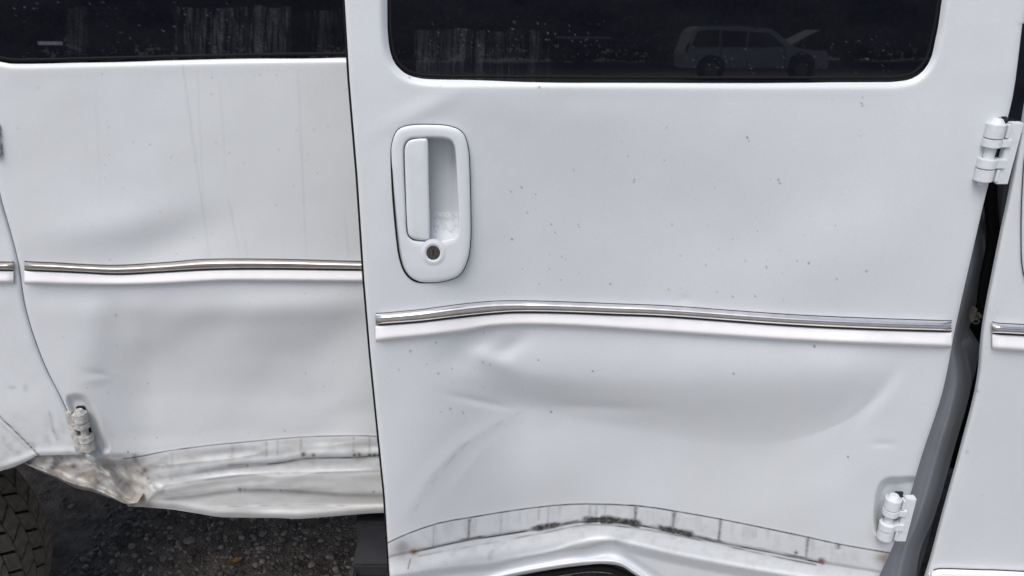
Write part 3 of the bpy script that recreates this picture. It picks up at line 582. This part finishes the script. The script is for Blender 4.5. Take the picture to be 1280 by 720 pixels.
QL = [(-160, 380), (-60, 462), (0, 521), (20, 540), (38, 558), (49, 570)]
d, _ = pdist(U, V, QL); Y = Y + .0025 * np.exp(-(d / 1.6) ** 2) - .001 * ((V - np.interp(U, [q[0] for q in QL], [q[1] for q in QL])) > 0)
dirt = .9 * np.exp(-(d / .95) ** 2) ; d5, _ = pdist(U, V, [(0, 528), (36, 562)]); dirt = np.maximum(dirt, .22 * np.exp(-(d5 / 1.2) ** 2))
nf = fbm(U / 9, V / 9, 103); stain = .06 + .1 * nf + .28 * nf * ss(500, 575, V)
dirt = np.maximum(dirt, .16 * ss(.55, .85, nf) * ss(500, 565, V)); d6, _ = pdist(U, V, [(62, 515), (66, 535), (72, 550)]); dirt = np.maximum(dirt, .3 * np.exp(-(d6 / 1.5) ** 2) * nf * 2)
dirt = np.maximum(dirt, .3 * G(U, V, 32, 485, 2, 3)); dirt = np.maximum(dirt, .3 * G(U, V, 15, 484, 4, 1.5))
qp = panel('rear_quarter_panel', U, V, Y, M_paint, van, dict(dirt=dirt, stain=stain, rust=U * 0), None, .02, 'rb')
moulding(qp, [(-500, 320), (-200, 326), (0, 328), (17, 328.5)], [(-500, 331), (-200, 336), (0, 338), (17, 338.5)], [(-500, 348), (-200, 352), (0, 354), (17, 354.5)], Y_quart, -480, 17, M_chrome_old)
# ---- crumpled sill between wheel arch and door
n_, m_ = 70, 90
S, T_ = np.meshgrid(np.linspace(0, 1, n_), np.linspace(0, 1, m_), indexing='ij')
U = 26 + (172 - 26) * T_; top = ci(U, [(26, 574), (40, 572), (60, 569), (105, 566), (130, 590), (150, 612), (172, 630)]); bot = ci(U, [(26, 577), (50, 589), (75, 600), (95, 610), (115, 614.5), (140, 623), (155, 629.5), (163, 630), (172, 628)])
V = top + (bot - top) * S
Y = YL + .012 + .034 * np.abs(fbm(U / 48 + V / 50, V / 30 - U / 70, 111, 3) - .5) + .03 * S ** 2 * 0 - .012 * ss(.6, 1, S) * (1 - ss(.9, 1.0, S)) + .02 * ss(.93, 1, S)
d, _ = pdist(U, V, [(40, 582), (80, 600), (130, 614)]); Y = Y - .005 * np.exp(-(d / 3) ** 2)
nf = fbm(U / 8, V / 8, 113); nh = fbm(U / 4, V / 4, 117)
dirt = .35 * ss(.55, .75, fbm(U / 15, V / 10, 119)) + .15 * ss(.5, .7, nh); dirt = np.maximum(dirt, .8 * spots(U, V, [(92, 583, 4, .9), (70, 580, 4, .8), (66, 585, 3, .7), (118, 588, 4, .7)])); dirt = np.maximum(dirt, .6 * ss(.75, 1, S) * nf * 1.4 * (1 - ss(90, 120, U)))
d7, _ = pdist(U, V, [(60, 592), (95, 604), (128, 613)]); dirt = np.maximum(dirt, .5 * np.exp(-(d7 / 1.2) ** 2) * nh * 1.5)
d8, _ = pdist(U, V, [(120, 585), (138, 604), (156, 628)]); dirt = np.maximum(dirt, .55 * np.exp(-(d8 / 2.0) ** 2) * (.4 + .6 * nf))
panel('sill_panel', U, V, Y, M_paint, van, dict(dirt=np.clip(dirt, 0, .9), stain=np.clip(.38 + .7 * nf, 0, 1), rust=.15 * ss(.6, .8, nh)), None, .03, 'lrtb')['label'] = 'crumpled mud-stained sill end behind the wheel'
# ------------------------------------------------------------------ hinges
def hinge(u0, v0, u1, v1, Yb, mirror=1, mt=None, scale=1.0, lab=None, short=False):
    """u0,v0 .. u1,v1: pin axis from the top knuckle to the lowest knuckle; Yb: skin depth"""
    mt = mt or M_hinge
    a, b2 = Vector(P(u0, v0, Yb)), Vector(P(u1, v1, Yb)); e1 = (b2 - a); L = e1.length / 56.0; e1.normalize()
    eo = Vector((0, -1, 0)); eo = (eo - e1 * eo.dot(e1)).normalized(); e2 = e1.cross(eo) * -1
    if e2.x < 0: e2 = -e2
    e2 = e2 * mirror
    O = a + eo * L * 8
    q = lambda x_, y_, z_=0: O + e1 * (y_ * L) + e2 * (x_ * L) + eo * (z_ * L)
    M = Matrix((( *e2, 0), (*e1, 0), (*eo, 0), (0, 0, 0, 1))).transposed(); M = Matrix.Translation(O) @ M @ Matrix.Diagonal((L * (.72 if mirror < 0 else 1), L, L, 1))
    bm = bmesh.new(); box(bm, (22.8, 28, -1), (14.6, 76, 10), M); 
    leaf = autosmooth(bm_obj('hinge', bm, mt, van, bevel=.8 * L), 35)
    if lab: leaf['label'] = lab
    def part(name, fn, mm=mt, bev=.0006):
        b_ = bmesh.new(); fn(b_); return autosmooth(bm_obj(name, b_, mm, leaf, bevel=.45 * L if bev < .1 else 1.4 * L), 35)
    part('hinge_arm', lambda b_: box(b_, (8, 14.5, 0), (24, 9.6, 13), M)); part('hinge_arm', lambda b_: box(b_, (8, 40, 0), (24, 11, 13), M))
    for (y0, y1, r) in ((-8, 8.3, 10.8), (9.6, 19.4, 11.2), (34.4, 45.6, 11.2), (46.9, 62, 10.8)):
        part('knuckle', lambda b_: cyl(b_, q(0, y0), q(0, y1), r * L, seg=28))
    part('hinge_pin', lambda b_: cyl(b_, q(0, -8), q(0, 64), 6.2 * L, seg=20)); 
    part('pin_cap', lambda b_: cyl(b_, q(0, -14), q(0, -7.8), 5.5 * L, 9.6 * L, seg=24)); part('pin_nut', lambda b_: cyl(b_, q(0, 61.8), q(0, 68), 4.6 * L, seg=6))
    part('hinge_tab', lambda b_: box(b_, (13.2, 0, 2), (3.4, 16, 9), M)); part('hinge_tab', lambda b_: box(b_, (13.2, 54.5, 2), (3.4, 15, 9), M))
    part('hinge_shadow_block', lambda b_: box(b_, (2, 18, -9), (21, 68, 3), M) if mirror < 0 else box(b_, (8.5, -9, -6), (13, 13, 3), M), M_dark, .9)  # dark blocks standing in for the shadow around knuckles and cap
    part('hinge_shadow_block', lambda b_: box(b_, (7, 26, -8.5), (19, 64, 3), M), M_dark)
    return leaf
hinge(1239.5, 161, 1225.5, 217, .004, 1, lab='upper hinge at the open edge of the ajar side door')
hinge(1113, 624, 1103.5, 663, .012, 1, lab='lower hinge sunk in its rounded pocket at the bottom of the ajar side door')
hinge(103.5, 518, 113.5, 554, YL + .012, -1, M_hinge_old, lab='grimy lower hinge of the pushed-in side door near the wheel')
hinge(-4, 158, -1, 188, YL + .004, -1, M_hinge_old, lab='upper hinge cut by the left edge of the view')
# ------------------------------------------------------------------ door jamb in the open gap
vr = np.linspace(258, 860, 200); s = np.linspace(0, 1, 40)
V, S = np.meshgrid(vr, s, indexing='ij')
lft = edge_R(V) - 60; rgt = cv(V, [(1275, -300), (1262, 0), (1232, 258), (1230, 275), (1232, 325), (1222, 372), (1208, 430), (1214, 480), (1193, 560), (1170, 640), (1150, 690), (1138, 760), (1100, 900)])
# narrow bright flank in the upper part, wider pillar lower down
U = lft + (rgt - lft) * S; Y = .050 + .03 * ss(.55, 1, S) * (1 - ss(380, 540, V)) + .012 * ss(0, 1, (S - .86) / .14) - .006 * np.exp(-((S - .8) / .05) ** 2)
Y = Y + .02 * (1 - ss(258, 300, V))
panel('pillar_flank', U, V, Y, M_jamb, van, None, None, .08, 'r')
V, S = np.meshgrid(np.linspace(398, 900, 120), s[:24][::1] / s[23], indexing='ij'); lft = edge_R(V) - 70; rgt = edge_F(V) - np.interp(V, [398, 432, 480, 560, 640, 720, 900], [26, 1, 7, 9, 10, 10, 12])
U = lft + (rgt - lft) * S; Y = .075 + .022 * ss(.75, 1, S)
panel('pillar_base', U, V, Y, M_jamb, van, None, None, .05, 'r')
# second inner flange behind the front door, seen at the top of the gap
V, S = np.meshgrid(np.linspace(150, 300, 60), s[:12] / s[11], indexing='ij'); U = cv(V, [(1272, 150), (1262, 200), (1254, 240), (1251, 280), (1258, 300)]) + 46 * S
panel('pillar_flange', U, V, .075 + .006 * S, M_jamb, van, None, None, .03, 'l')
bm = bmesh.new()
for (u, v, r) in ((1221, 402, 4.6), (1226, 396, 2.8)):
    p = Vector(P(u, v, .066)); cyl(bm, p, p + Vector((0, .012, 0)), r * .0012, seg=14)
bm_obj('striker_bolt', bm, M_bolt, van, bevel=.0008)
# latch hook and wiring clip
bm = bmesh.new(); p = Vector(P(1216, 392, .07)); box(bm, p, (.006, .01, .022)); box(bm, p + Vector((.004, 0, -.012)), (.012, .008, .006)); bm_obj('striker_hook', bm, M_bolt, van, bevel=.001)
pts = [P(1249, -40, .085), P(1247, 100, .09), P(1238, 230, .085), P(1241, 300, .08), P(1232, 350, .082), P(1226, 400, .085)]
def tube(name, pts, r, m, parent, n=60, seg=10):
    W = smooth_pts(pts, n); T = np.gradient(W, axis=0); T /= np.linalg.norm(T, axis=1, keepdims=True); n1 = np.array([0, -1., .01]); b1 = np.cross(T, n1); b1 /= np.linalg.norm(b1, axis=1, keepdims=True); c1 = np.cross(b1, T)
    a = np.linspace(0, 2 * np.pi, seg + 1)[:-1]; return loft(name, W[:, None] + r * (np.cos(a)[None, :, None] * b1[:, None] + np.sin(a)[None, :, None] * c1[:, None]), m, parent, closed=True)
tube('weather_seal', pts, .009, M_rubber, van)
# seal and inner lip under the buckled bottom edge
tube('bottom_seal', [P(560, 742, .085), P(640, 727, .10), P(700, 715, .105), P(745, 710, .108), P(775, 716, .105), P(820, 742, .10)], .0065, M_rubber, van)
tube('inner_lip', [P(560, 756, .12), P(650, 732, .13), P(710, 718, .135), P(750, 715, .135), P(790, 724, .13), P(850, 760, .12)], .0016, M_bolt, van)
# ------------------------------------------------------------------ hidden body behind the skins (closes the cabin and underside)
def vanbox(name, a, b_, m):
    bm = bmesh.new(); a, b_ = Vector(a), Vector(b_); box(bm, (a + b_) / 2, [abs(x_) for x_ in (b_ - a)]); return bm_obj(name, bm, m, van)
vanbox('floor_pan', (-.93, .235, .47), (2.2, 2.05, .53), M_under)
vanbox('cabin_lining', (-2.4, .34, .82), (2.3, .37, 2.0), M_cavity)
vanbox('wheel_well', (-2.3, .66, .50), (-.93, .70, .82), M_under)
vanbox('wheel_well_roof', (-2.3, .24, .80), (-.93, 2.05, .84), M_under)
vanbox('step_well', (-.20, .27, .53), (1.6, .30, .83), M_under)
bm = bmesh.new(); box(bm, (0, 1.17, 2.06), (4.9, 1.72, .06)); box(bm, (0, .30, 2.0), (4.86, .07, .08)); bm_obj('roof', bm, M_bezel, van, bevel=.02)
bm = bmesh.new(); box(bm, (0, 2.04, 1.25), (4.9, .04, 1.5)); bm_obj('far_side_wall', bm, M_bezel, van)
# step bracket hanging below the doors
Wb = lambda u, v, Y: Vector(P(u, v, Y))
bm = bmesh.new()
c0 = Wb(462, 700, .14); box(bm, c0 + Vector((.01, .03, 0)), (.075, .12, .03)); box(bm, c0 + Vector((-.026, .0, -.05)), (.012, .12, .11)); box(bm, c0 + Vector((.045, .0, -.05)), (.012, .12, .11)); box(bm, c0 + Vector((.01, .02, -.07)), (.07, .09, .05))
bm_obj('step_bracket', bm, M_plastic, van, bevel=.004)
bm = bmesh.new(); c1 = Wb(470, 662, .24); box(bm, c1, (.075, .04, .07)); bm_obj('step_bracket_mount', bm, M_plastic, van, bevel=.004)
# ------------------------------------------------------------------ wheel
TX, TY, TZ, TR = -1.52, .395, GZ + .382, .385
tk = .013
prof = [(-.105, .20), (-.125, .25), (-.128, .30), (-.118, .338), (-.108, .352), (-.08, .360), (0, .363), (.08, .360), (.108, .352), (.118, .338), (.128, .30), (.125, .25), (.105, .20)]
ang = np.linspace(0, 2 * np.pi, 97)[:-1]
rowsv = np.array([[(TX + (r + tk) * math.cos(a), TY + y, TZ + (r + tk) * math.sin(a)) for (y, r) in prof] for a in np.r_[ang, ang[:1]]])
tyre = loft('tyre', rowsv, M_tyre_groove, van)
NB = 44
edges_ = [-.112, -.068, -.024, .024, .068, .112]
for row in range(5):
    y0, y1 = edges_[row] + .0035, edges_[row + 1] - .0035
    da = 2 * math.pi / NB; sk_ = [.5, -.45, .35, -.45, .5][row] * da; gp = .075 * da
    me = None
    for k in range(NB):
        if me is None:
            bm = bmesh.new(); lo = []; hi = []
            for (yy, f_) in ((y0, 0), (y1, 1)):
                for aa in (-da / 2 + gp, 0, da / 2 - gp):
                    th = aa + sk_ * (f_ - .5)
                    for (lst, rr2) in ((lo, .362), (hi, TR - .006 * (abs(yy) / .11) ** 3)): lst.append(bm.verts.new((rr2 * math.cos(th), yy, rr2 * math.sin(th))))
            bm.faces.new([hi[0], hi[1], hi[4], hi[3]]); bm.faces.new([hi[1], hi[2], hi[5], hi[4]])
            for lp in ((0, 1), (1, 2), (2, 5), (5, 4), (4, 3), (3, 0)): bm.faces.new([hi[lp[0]], lo[lp[0]], lo[lp[1]], hi[lp[1]]])
            bmesh.ops.recalc_face_normals(bm, faces=bm.faces); me = bpy.data.meshes.new('tread_block'); bm.to_mesh(me); bm.free(); me.materials.append(M_rubtyre)
        o = bpy.data.objects.new('tread_block', me); o.location = (TX, TY, TZ); o.rotation_euler = (0, -k * da - row * .37 * da, 0); link(o, tyre)
bm = bmesh.new(); cyl(bm, (TX, TY - .09, TZ), (TX, TY + .09, TZ), .205, seg=48); bm_obj('wheel_rim', bm, M_bolt, van, bevel=.006)
# ------------------------------------------------------------------ ground
def gh(x, y): return GZ + .014 * (fbm(x * 3.1, y * 3.1, 201, 4) - .5) * 2 + .009 * (fbm(x * 26, y * 26, 205, 3) - .5)
def gm():
    m = bpy.data.materials.new('gravel_shaded_under_van'); m.use_nodes = True; t = m.node_tree; b = t.nodes['Principled BSDF']; N = t.nodes.new; L = t.links.new
    tc = N('ShaderNodeTexCoord'); n = N('ShaderNodeTexNoise'); n.inputs['Scale'].default_value = 14; n.inputs['Detail'].default_value = 10; n.inputs['Roughness'].default_value = .7; L(tc.outputs['Object'], n.inputs['Vector'])
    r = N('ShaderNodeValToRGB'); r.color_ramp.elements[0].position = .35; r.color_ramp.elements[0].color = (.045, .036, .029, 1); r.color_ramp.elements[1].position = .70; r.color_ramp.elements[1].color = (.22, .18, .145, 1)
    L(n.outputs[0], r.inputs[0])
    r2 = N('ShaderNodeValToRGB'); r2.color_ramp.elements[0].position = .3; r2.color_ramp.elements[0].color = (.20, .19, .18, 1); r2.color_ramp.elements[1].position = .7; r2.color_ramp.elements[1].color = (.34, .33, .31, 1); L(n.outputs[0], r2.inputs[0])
    sx = N('ShaderNodeSeparateXYZ'); L(tc.outputs['Object'], sx.inputs[0]); mp = N('ShaderNodeMapRange'); mp.inputs[1].default_value = -.1; mp.inputs[2].default_value = -.7; L(sx.outputs[1], mp.inputs[0])  # shade under the van put into the colour; open yard paler
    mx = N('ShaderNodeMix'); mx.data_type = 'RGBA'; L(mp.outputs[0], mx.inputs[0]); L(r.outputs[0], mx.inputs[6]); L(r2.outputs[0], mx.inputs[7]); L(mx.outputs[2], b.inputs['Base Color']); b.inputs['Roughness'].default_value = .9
    vo = N('ShaderNodeTexVoronoi'); vo.inputs['Scale'].default_value = 110; L(tc.outputs['Object'], vo.inputs['Vector'])
    bp = N('ShaderNodeBump'); bp.inputs['Strength'].default_value = .8; bp.inputs['Distance'].default_value = .004; L(vo.outputs[0], bp.inputs['Height']); L(bp.outputs[0], b.inputs['Normal'])
    return m
M_ground = gm()
gx = np.concatenate([np.linspace(-150, -3, 24), np.linspace(-2.9, 1.9, 240), np.linspace(2, 150, 24)]); gy = np.concatenate([np.linspace(-150, -1.6, 24), np.linspace(-1.5, 2.3, 190), np.linspace(2.4, 120, 24)])
Yg, Xg = np.meshgrid(gy, gx, indexing='ij'); near = (np.abs(Xg + .5) < 2.5) & (Yg > -1.6) & (Yg < 2.4)
q = grid_quads(*Xg.shape)[:, ::-1]
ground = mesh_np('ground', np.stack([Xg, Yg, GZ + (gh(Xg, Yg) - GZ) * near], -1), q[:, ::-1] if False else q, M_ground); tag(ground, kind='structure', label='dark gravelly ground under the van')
# gravel: thousands of small stones joined
def stone_mesh(seed, sub=1):
    bm = bmesh.new(); bmesh.ops.create_icosphere(bm, subdivisions=sub, radius=1); rr = random.Random(seed)
    for v in bm.verts: v.co *= rr.uniform(.72, 1.12)
    vs = np.array([v.co for v in bm.verts]); bm.verts.index_update(); fs = np.array([[v.index for v in f.verts] for f in bm.faces]); bm.free(); return vs, fs
base_st = [stone_mesh(i) for i in range(6)]; allv, allf, cols, off = [], [], [], 0
rg = np.random.RandomState(5)
for i in range(13000):
    x_, y_ = rg.uniform(-2.1, .9), rg.uniform(-.6, 2.2)
    if i > 4000: x_, y_ = rg.uniform(-1.3, -.1), rg.uniform(.5, 1.5)
    s_ = .0020 + .0110 * rg.rand() ** 3.6; vs, fs = base_st[i % 6]; a = rg.rand() * 6.28; c, s2 = math.cos(a), math.sin(a)
    w_ = vs * np.array([s_, s_ * rg.uniform(.6, 1), s_ * rg.uniform(.45, .8)]); w_ = np.stack([w_[:, 0] * c - w_[:, 1] * s2, w_[:, 0] * s2 + w_[:, 1] * c, w_[:, 2]], -1) + np.array([x_, y_, float(gh(x_, y_)) + s_ * .15])
    allv.append(w_); allf.append(fs + off); off += len(vs); cols.append(np.full(len(vs), rg.rand()))
me = bpy.data.meshes.new('gravel'); V_ = np.concatenate(allv).astype(np.float32); F_ = np.concatenate(allf).astype(np.int32)
me.vertices.add(len(V_)); me.vertices.foreach_set('co', V_.ravel()); me.loops.add(F_.size); me.loops.foreach_set('vertex_index', F_.ravel()); me.polygons.add(len(F_)); me.polygons.foreach_set('loop_start', np.arange(len(F_), dtype=np.int32) * 3); me.update(calc_edges=True)
at = me.attributes.new('tone', 'FLOAT', 'POINT'); at.data.foreach_set('value', np.concatenate(cols).astype(np.float32))
M_st = bpy.data.materials.new('gravel_stone'); M_st.use_nodes = True; t = M_st.node_tree; b = t.nodes['Principled BSDF']; b.inputs['Roughness'].default_value = .85
a = t.nodes.new('ShaderNodeAttribute'); a.attribute_name = 'tone'; r = t.nodes.new('ShaderNodeValToRGB'); r.color_ramp.elements[0].color = (.06, .055, .05, 1); r.color_ramp.elements[1].color = (.30, .265, .23, 1); r.color_ramp.elements.new(.7).color = (.17, .155, .14, 1)
t.links.new(a.outputs['Fac'], r.inputs[0]); t.links.new(r.outputs[0], b.inputs['Base Color'])
me.materials.append(M_st); gv = link(bpy.data.objects.new('gravel', me)); tag(gv, 'loose dark gravel scattered on the ground beneath the van', 'gravel', kind='stuff')
# larger stones one can tell apart
M_big = mat('grey_stone', (.22, .20, .18), .85, noise=.4, nscale=60, bump=.5, bscale=150)
def ground_at(u, v):
    up = 360 - v; dy = FPX * cp + up * sp; dz = -FPX * sp + up * cp; tt = -(CH - GZ) / dz; return (u - 640) * tt, -CD + dy * tt
for i, (u, v, r_, lab) in enumerate(((237, 677, 11, 'largest rounded grey stone on the gravel, midway between tyre and door'), (329, 668, 8, 'pale flat stone just beyond the bottom lip of the left door'), (310, 691, 7, 'dark ring-shaped stone right of the brown leaf'), (146, 668, 7, 'grey pebble nearest the tyre'), (391, 706, 7, 'grey stone at the bottom of the view left of the black bracket'), (276, 655, 6, 'small stone half hidden below the bottom lip of the left door'), (205, 700, 7, 'small angular stone left of the brown leaf'), (425, 672, 6, 'small stone closest to the black bracket'))):
    bm = bmesh.new(); bmesh.ops.create_icosphere(bm, subdivisions=3, radius=1); k = r_ * .0017
    for v_ in bm.verts:
        n_s = .8 + .45 * float(fbm(v_.co.x * 1.3 + i * 5, v_.co.y * 1.3 + v_.co.z, 301 + i, 3)); v_.co = Vector((v_.co.x * n_s * k, v_.co.y * n_s * k * .8, v_.co.z * n_s * k * .5))
    o = bm_obj('stone', bm, M_big, smooth=True); gxx, gyy = ground_at(u, v); o.location = (gxx, gyy, float(gh(gxx, gyy)) + k * .2); o.rotation_euler = (0, 0, i * 1.3)
    tag(o, lab, 'stone', 'larger stones on the gravel')
# dry leaf
gxx, gyy = ground_at(295, 706); S, T_ = np.meshgrid(np.linspace(-1, 1, 12), np.linspace(-1, 1, 16), indexing='ij')
lx = T_ * .020; ly = S * .010 * np.sqrt(np.clip(1 - T_ ** 2, 0.001, 1)) * (1 + .2 * np.sin(T_ * 14)); lz = .004 + .005 * S ** 2 + .004 * T_ ** 2 + .0015 * np.sin(T_ * 6)
M_leaf = mat('dry_leaf', (.30, .17, .075), .8, noise=.35, nscale=200)
o = mesh_np('dry_leaf', np.stack([lx, ly, lz], -1), grid_quads(12, 16)[:, ::-1], M_leaf); o.location = (gxx, gyy, float(gh(gxx, gyy)) + .004); o.rotation_euler = (0, 0, .5)
md = o.modifiers.new('thickness', 'SOLIDIFY'); md.thickness = .0006
tag(o, 'curled dry brown leaf lying on the gravel at the bottom of the view', 'leaf')
# ------------------------------------------------------------------ the yard behind the photographer, seen only as reflections
M_suvp = mat('suv_white_paint', (.74, .74, .74), .3, coat=.5); M_tail = mat('red_lamp', (.35, .02, .02), .3)
suv = empty('white_suv', (7.9, -27.5, GZ)); suv.scale = (.89,) * 3; suv.location.x = 7.95
tag(suv, 'white sport utility car with raised bonnet, mirrored in the window of the ajar door', 'car')
prof = [(-2.62, .45), (-2.66, .95), (-2.56, 1.15), (-2.38, 1.78), (-2.2, 1.90), (.35, 1.88), (.62, 1.78), (1.25, 1.22), (1.35, 1.14), (2.45, 1.02), (2.60, .85), (2.62, .42)]
bm = bmesh.new(); sec = []
for (y_, k_) in ((-.98, 0), (.98, 1)):
    sec.append([bm.verts.new((x_, y_ * (1 - .09 * max(0, z_ - 1.15)), z_)) for x_, z_ in prof])
bm.faces.new(sec[0]); bm.faces.new(sec[1][::-1])
for i in range(len(prof)): j = (i + 1) % len(prof); bm.faces.new([sec[0][i], sec[1][i], sec[1][j], sec[0][j]])
bm_obj('body', bm, M_suvp, suv, bevel=.04)
def plate(name, pts, y_, th, m):
    bm = bmesh.new(); A_ = [bm.verts.new((x_, y_ * (1 - .09 * max(0, z_ - 1.15)), z_)) for x_, z_ in pts]; B_ = [bm.verts.new((x_, y_ * (1 - .09 * max(0, z_ - 1.15)) + th, z_)) for x_, z_ in pts]
    bm.faces.new(A_); bm.faces.new(B_[::-1]); n = len(pts)
    for i in range(n): bm.faces.new([A_[i], B_[i], B_[(i + 1) % n], A_[(i + 1) % n]])
    return bm_obj(name, bm, m, suv)
M_gl2 = mat('suv_glass', (.01, .01, .012), .08)
for pts in ([(-2.36, 1.20), (-2.22, 1.72), (-1.42, 1.74), (-1.42, 1.20)], [(-1.32, 1.20), (-1.32, 1.74), (-.42, 1.74), (-.42, 1.20)], [(-.32, 1.20), (-.32, 1.74), (.34, 1.72), (.98, 1.20)]): plate('side_window', pts, .985, .012, M_gl2)
for x_ in (-1.65, 1.62):
    bm = bmesh.new(); cyl(bm, (x_, .80, .40), (x_, 1.0, .40), .40, seg=36); wv = bm_obj('wheel', bm, M_rubber, suv, bevel=.02)
    bm = bmesh.new(); cyl(bm, (x_, .98, .40), (x_, 1.02, .40), .25, seg=24); bm_obj('rim', bm, M_bolt, wv, bevel=.01)
    bm = bmesh.new(); cyl(bm, (x_, .90, .47), (x_, .992, .47), .50, seg=40); bm_obj('wheel_arch', bm, M_dark, suv)
bm = bmesh.new(); box(bm, (0, 0, 0), (1.15, 1.7, .05)); o = bm_obj('bonnet', bm, M_suvp, suv, bevel=.02); o.location = (1.72, 0, 1.52); o.rotation_euler = (0, R(-28), 0)
for x_ in (-1.36, -.37, .99): plate('door_gap', [(x_, .5), (x_ + .02, .5), (x_ + .02, 1.7 if x_ < .5 else 1.2), (x_, 1.7 if x_ < .5 else 1.2)], .983, .006, M_dark)
plate('roof_rail', [(-2.0, 1.93), (-2.0, 1.97), (.2, 1.95), (.2, 1.91)], .86, .04, M_bolt); plate('tail_lamp', [(-2.62, 1.0), (-2.5, 1.35), (-2.42, 1.35), (-2.5, 1.0)], .985, .01, M_tail); plate('bumper', [(-2.70, .48), (-2.70, .72), (-2.2, .72), (-2.2, .48)], .97, .05, M_suvp)
# trees standing in a row behind the yard
M_leafs = mat('tree_leaves', (.075, .085, .06), .8, noise=.5, nscale=2); M_bark = mat('tree_bark', (.07, .055, .045), .9, noise=.4, nscale=8)
tree = None
def make_tree(seed, H):
    rt = np.random.RandomState(seed); root = empty('dense_tree'); bm = bmesh.new()
    cyl(bm, (0, 0, -.2), (.1, 0, H * .55), .28, .12, seg=10)
    for i in range(7):
        a = rt.rand() * 6.28; z = H * rt.uniform(.2, .5); cyl(bm, (.03, 0, z), (math.cos(a) * 2, math.sin(a) * 2, z + 1.8), .09, .03, seg=6)
    bm_obj('trunk', bm, M_bark, root)
    n = 9000; c = rt.normal(size=(60, 3)); c /= np.linalg.norm(c, axis=1, keepdims=True); c *= rt.uniform(.35, 1, (60, 1)); c = c * np.array([3.4, 2.6, H * .42]) + np.array([0, 0, H * .45])
    p = c[rt.randint(0, 60, n)] + rt.normal(size=(n, 3)) * .62; p[:, 2] = np.maximum(p[:, 2], .35)
    a = rt.normal(size=(n, 3)); a /= np.linalg.norm(a, axis=1, keepdims=True); b_ = np.cross(a, rt.normal(size=(n, 3))); b_ /= np.linalg.norm(b_, axis=1, keepdims=True); s_ = rt.uniform(.10, .22, (n, 1))
    Vt = np.stack([p - a * s_, p + b_ * s_ * .6, p + a * s_, p - b_ * s_ * .6], 1); q = np.arange(n * 4).reshape(n, 4)
    mesh_np('crown', Vt, q, M_leafs, root, False); return root
protos = [make_tree(1, 9.5), make_tree(2, 8.0), make_tree(3, 11)]
rt = random.Random(9); k = 0
TL = 'dark dense tree behind the yard, seen only as a dim reflection in the tinted windows'
for row, (yy, st, of) in enumerate(((-37, 4.3, 0), (-42, 4.6, 2.1))):
    for i in range(17):
        x_ = -36 + i * st + of + rt.uniform(-.6, .6); p = protos[k % 3]
        if k < 3: o = p
        else:
            o = p.copy(); sc.collection.objects.link(o)
            for ch in p.children: c = ch.copy(); sc.collection.objects.link(c); c.parent = o
        o.location = (x_, yy + rt.uniform(-1, 1), GZ); o.rotation_euler = (0, 0, rt.uniform(0, 6)); o.scale = (rt.uniform(.9, 1.2),) * 3
        tag(o, TL, 'tree', 'trees behind the yard'); k += 1

van.location.z = GZ                 # the van's own origin sits on the ground
for ch in van.children: ch.matrix_parent_inverse = Matrix.Translation((0, 0, -GZ))
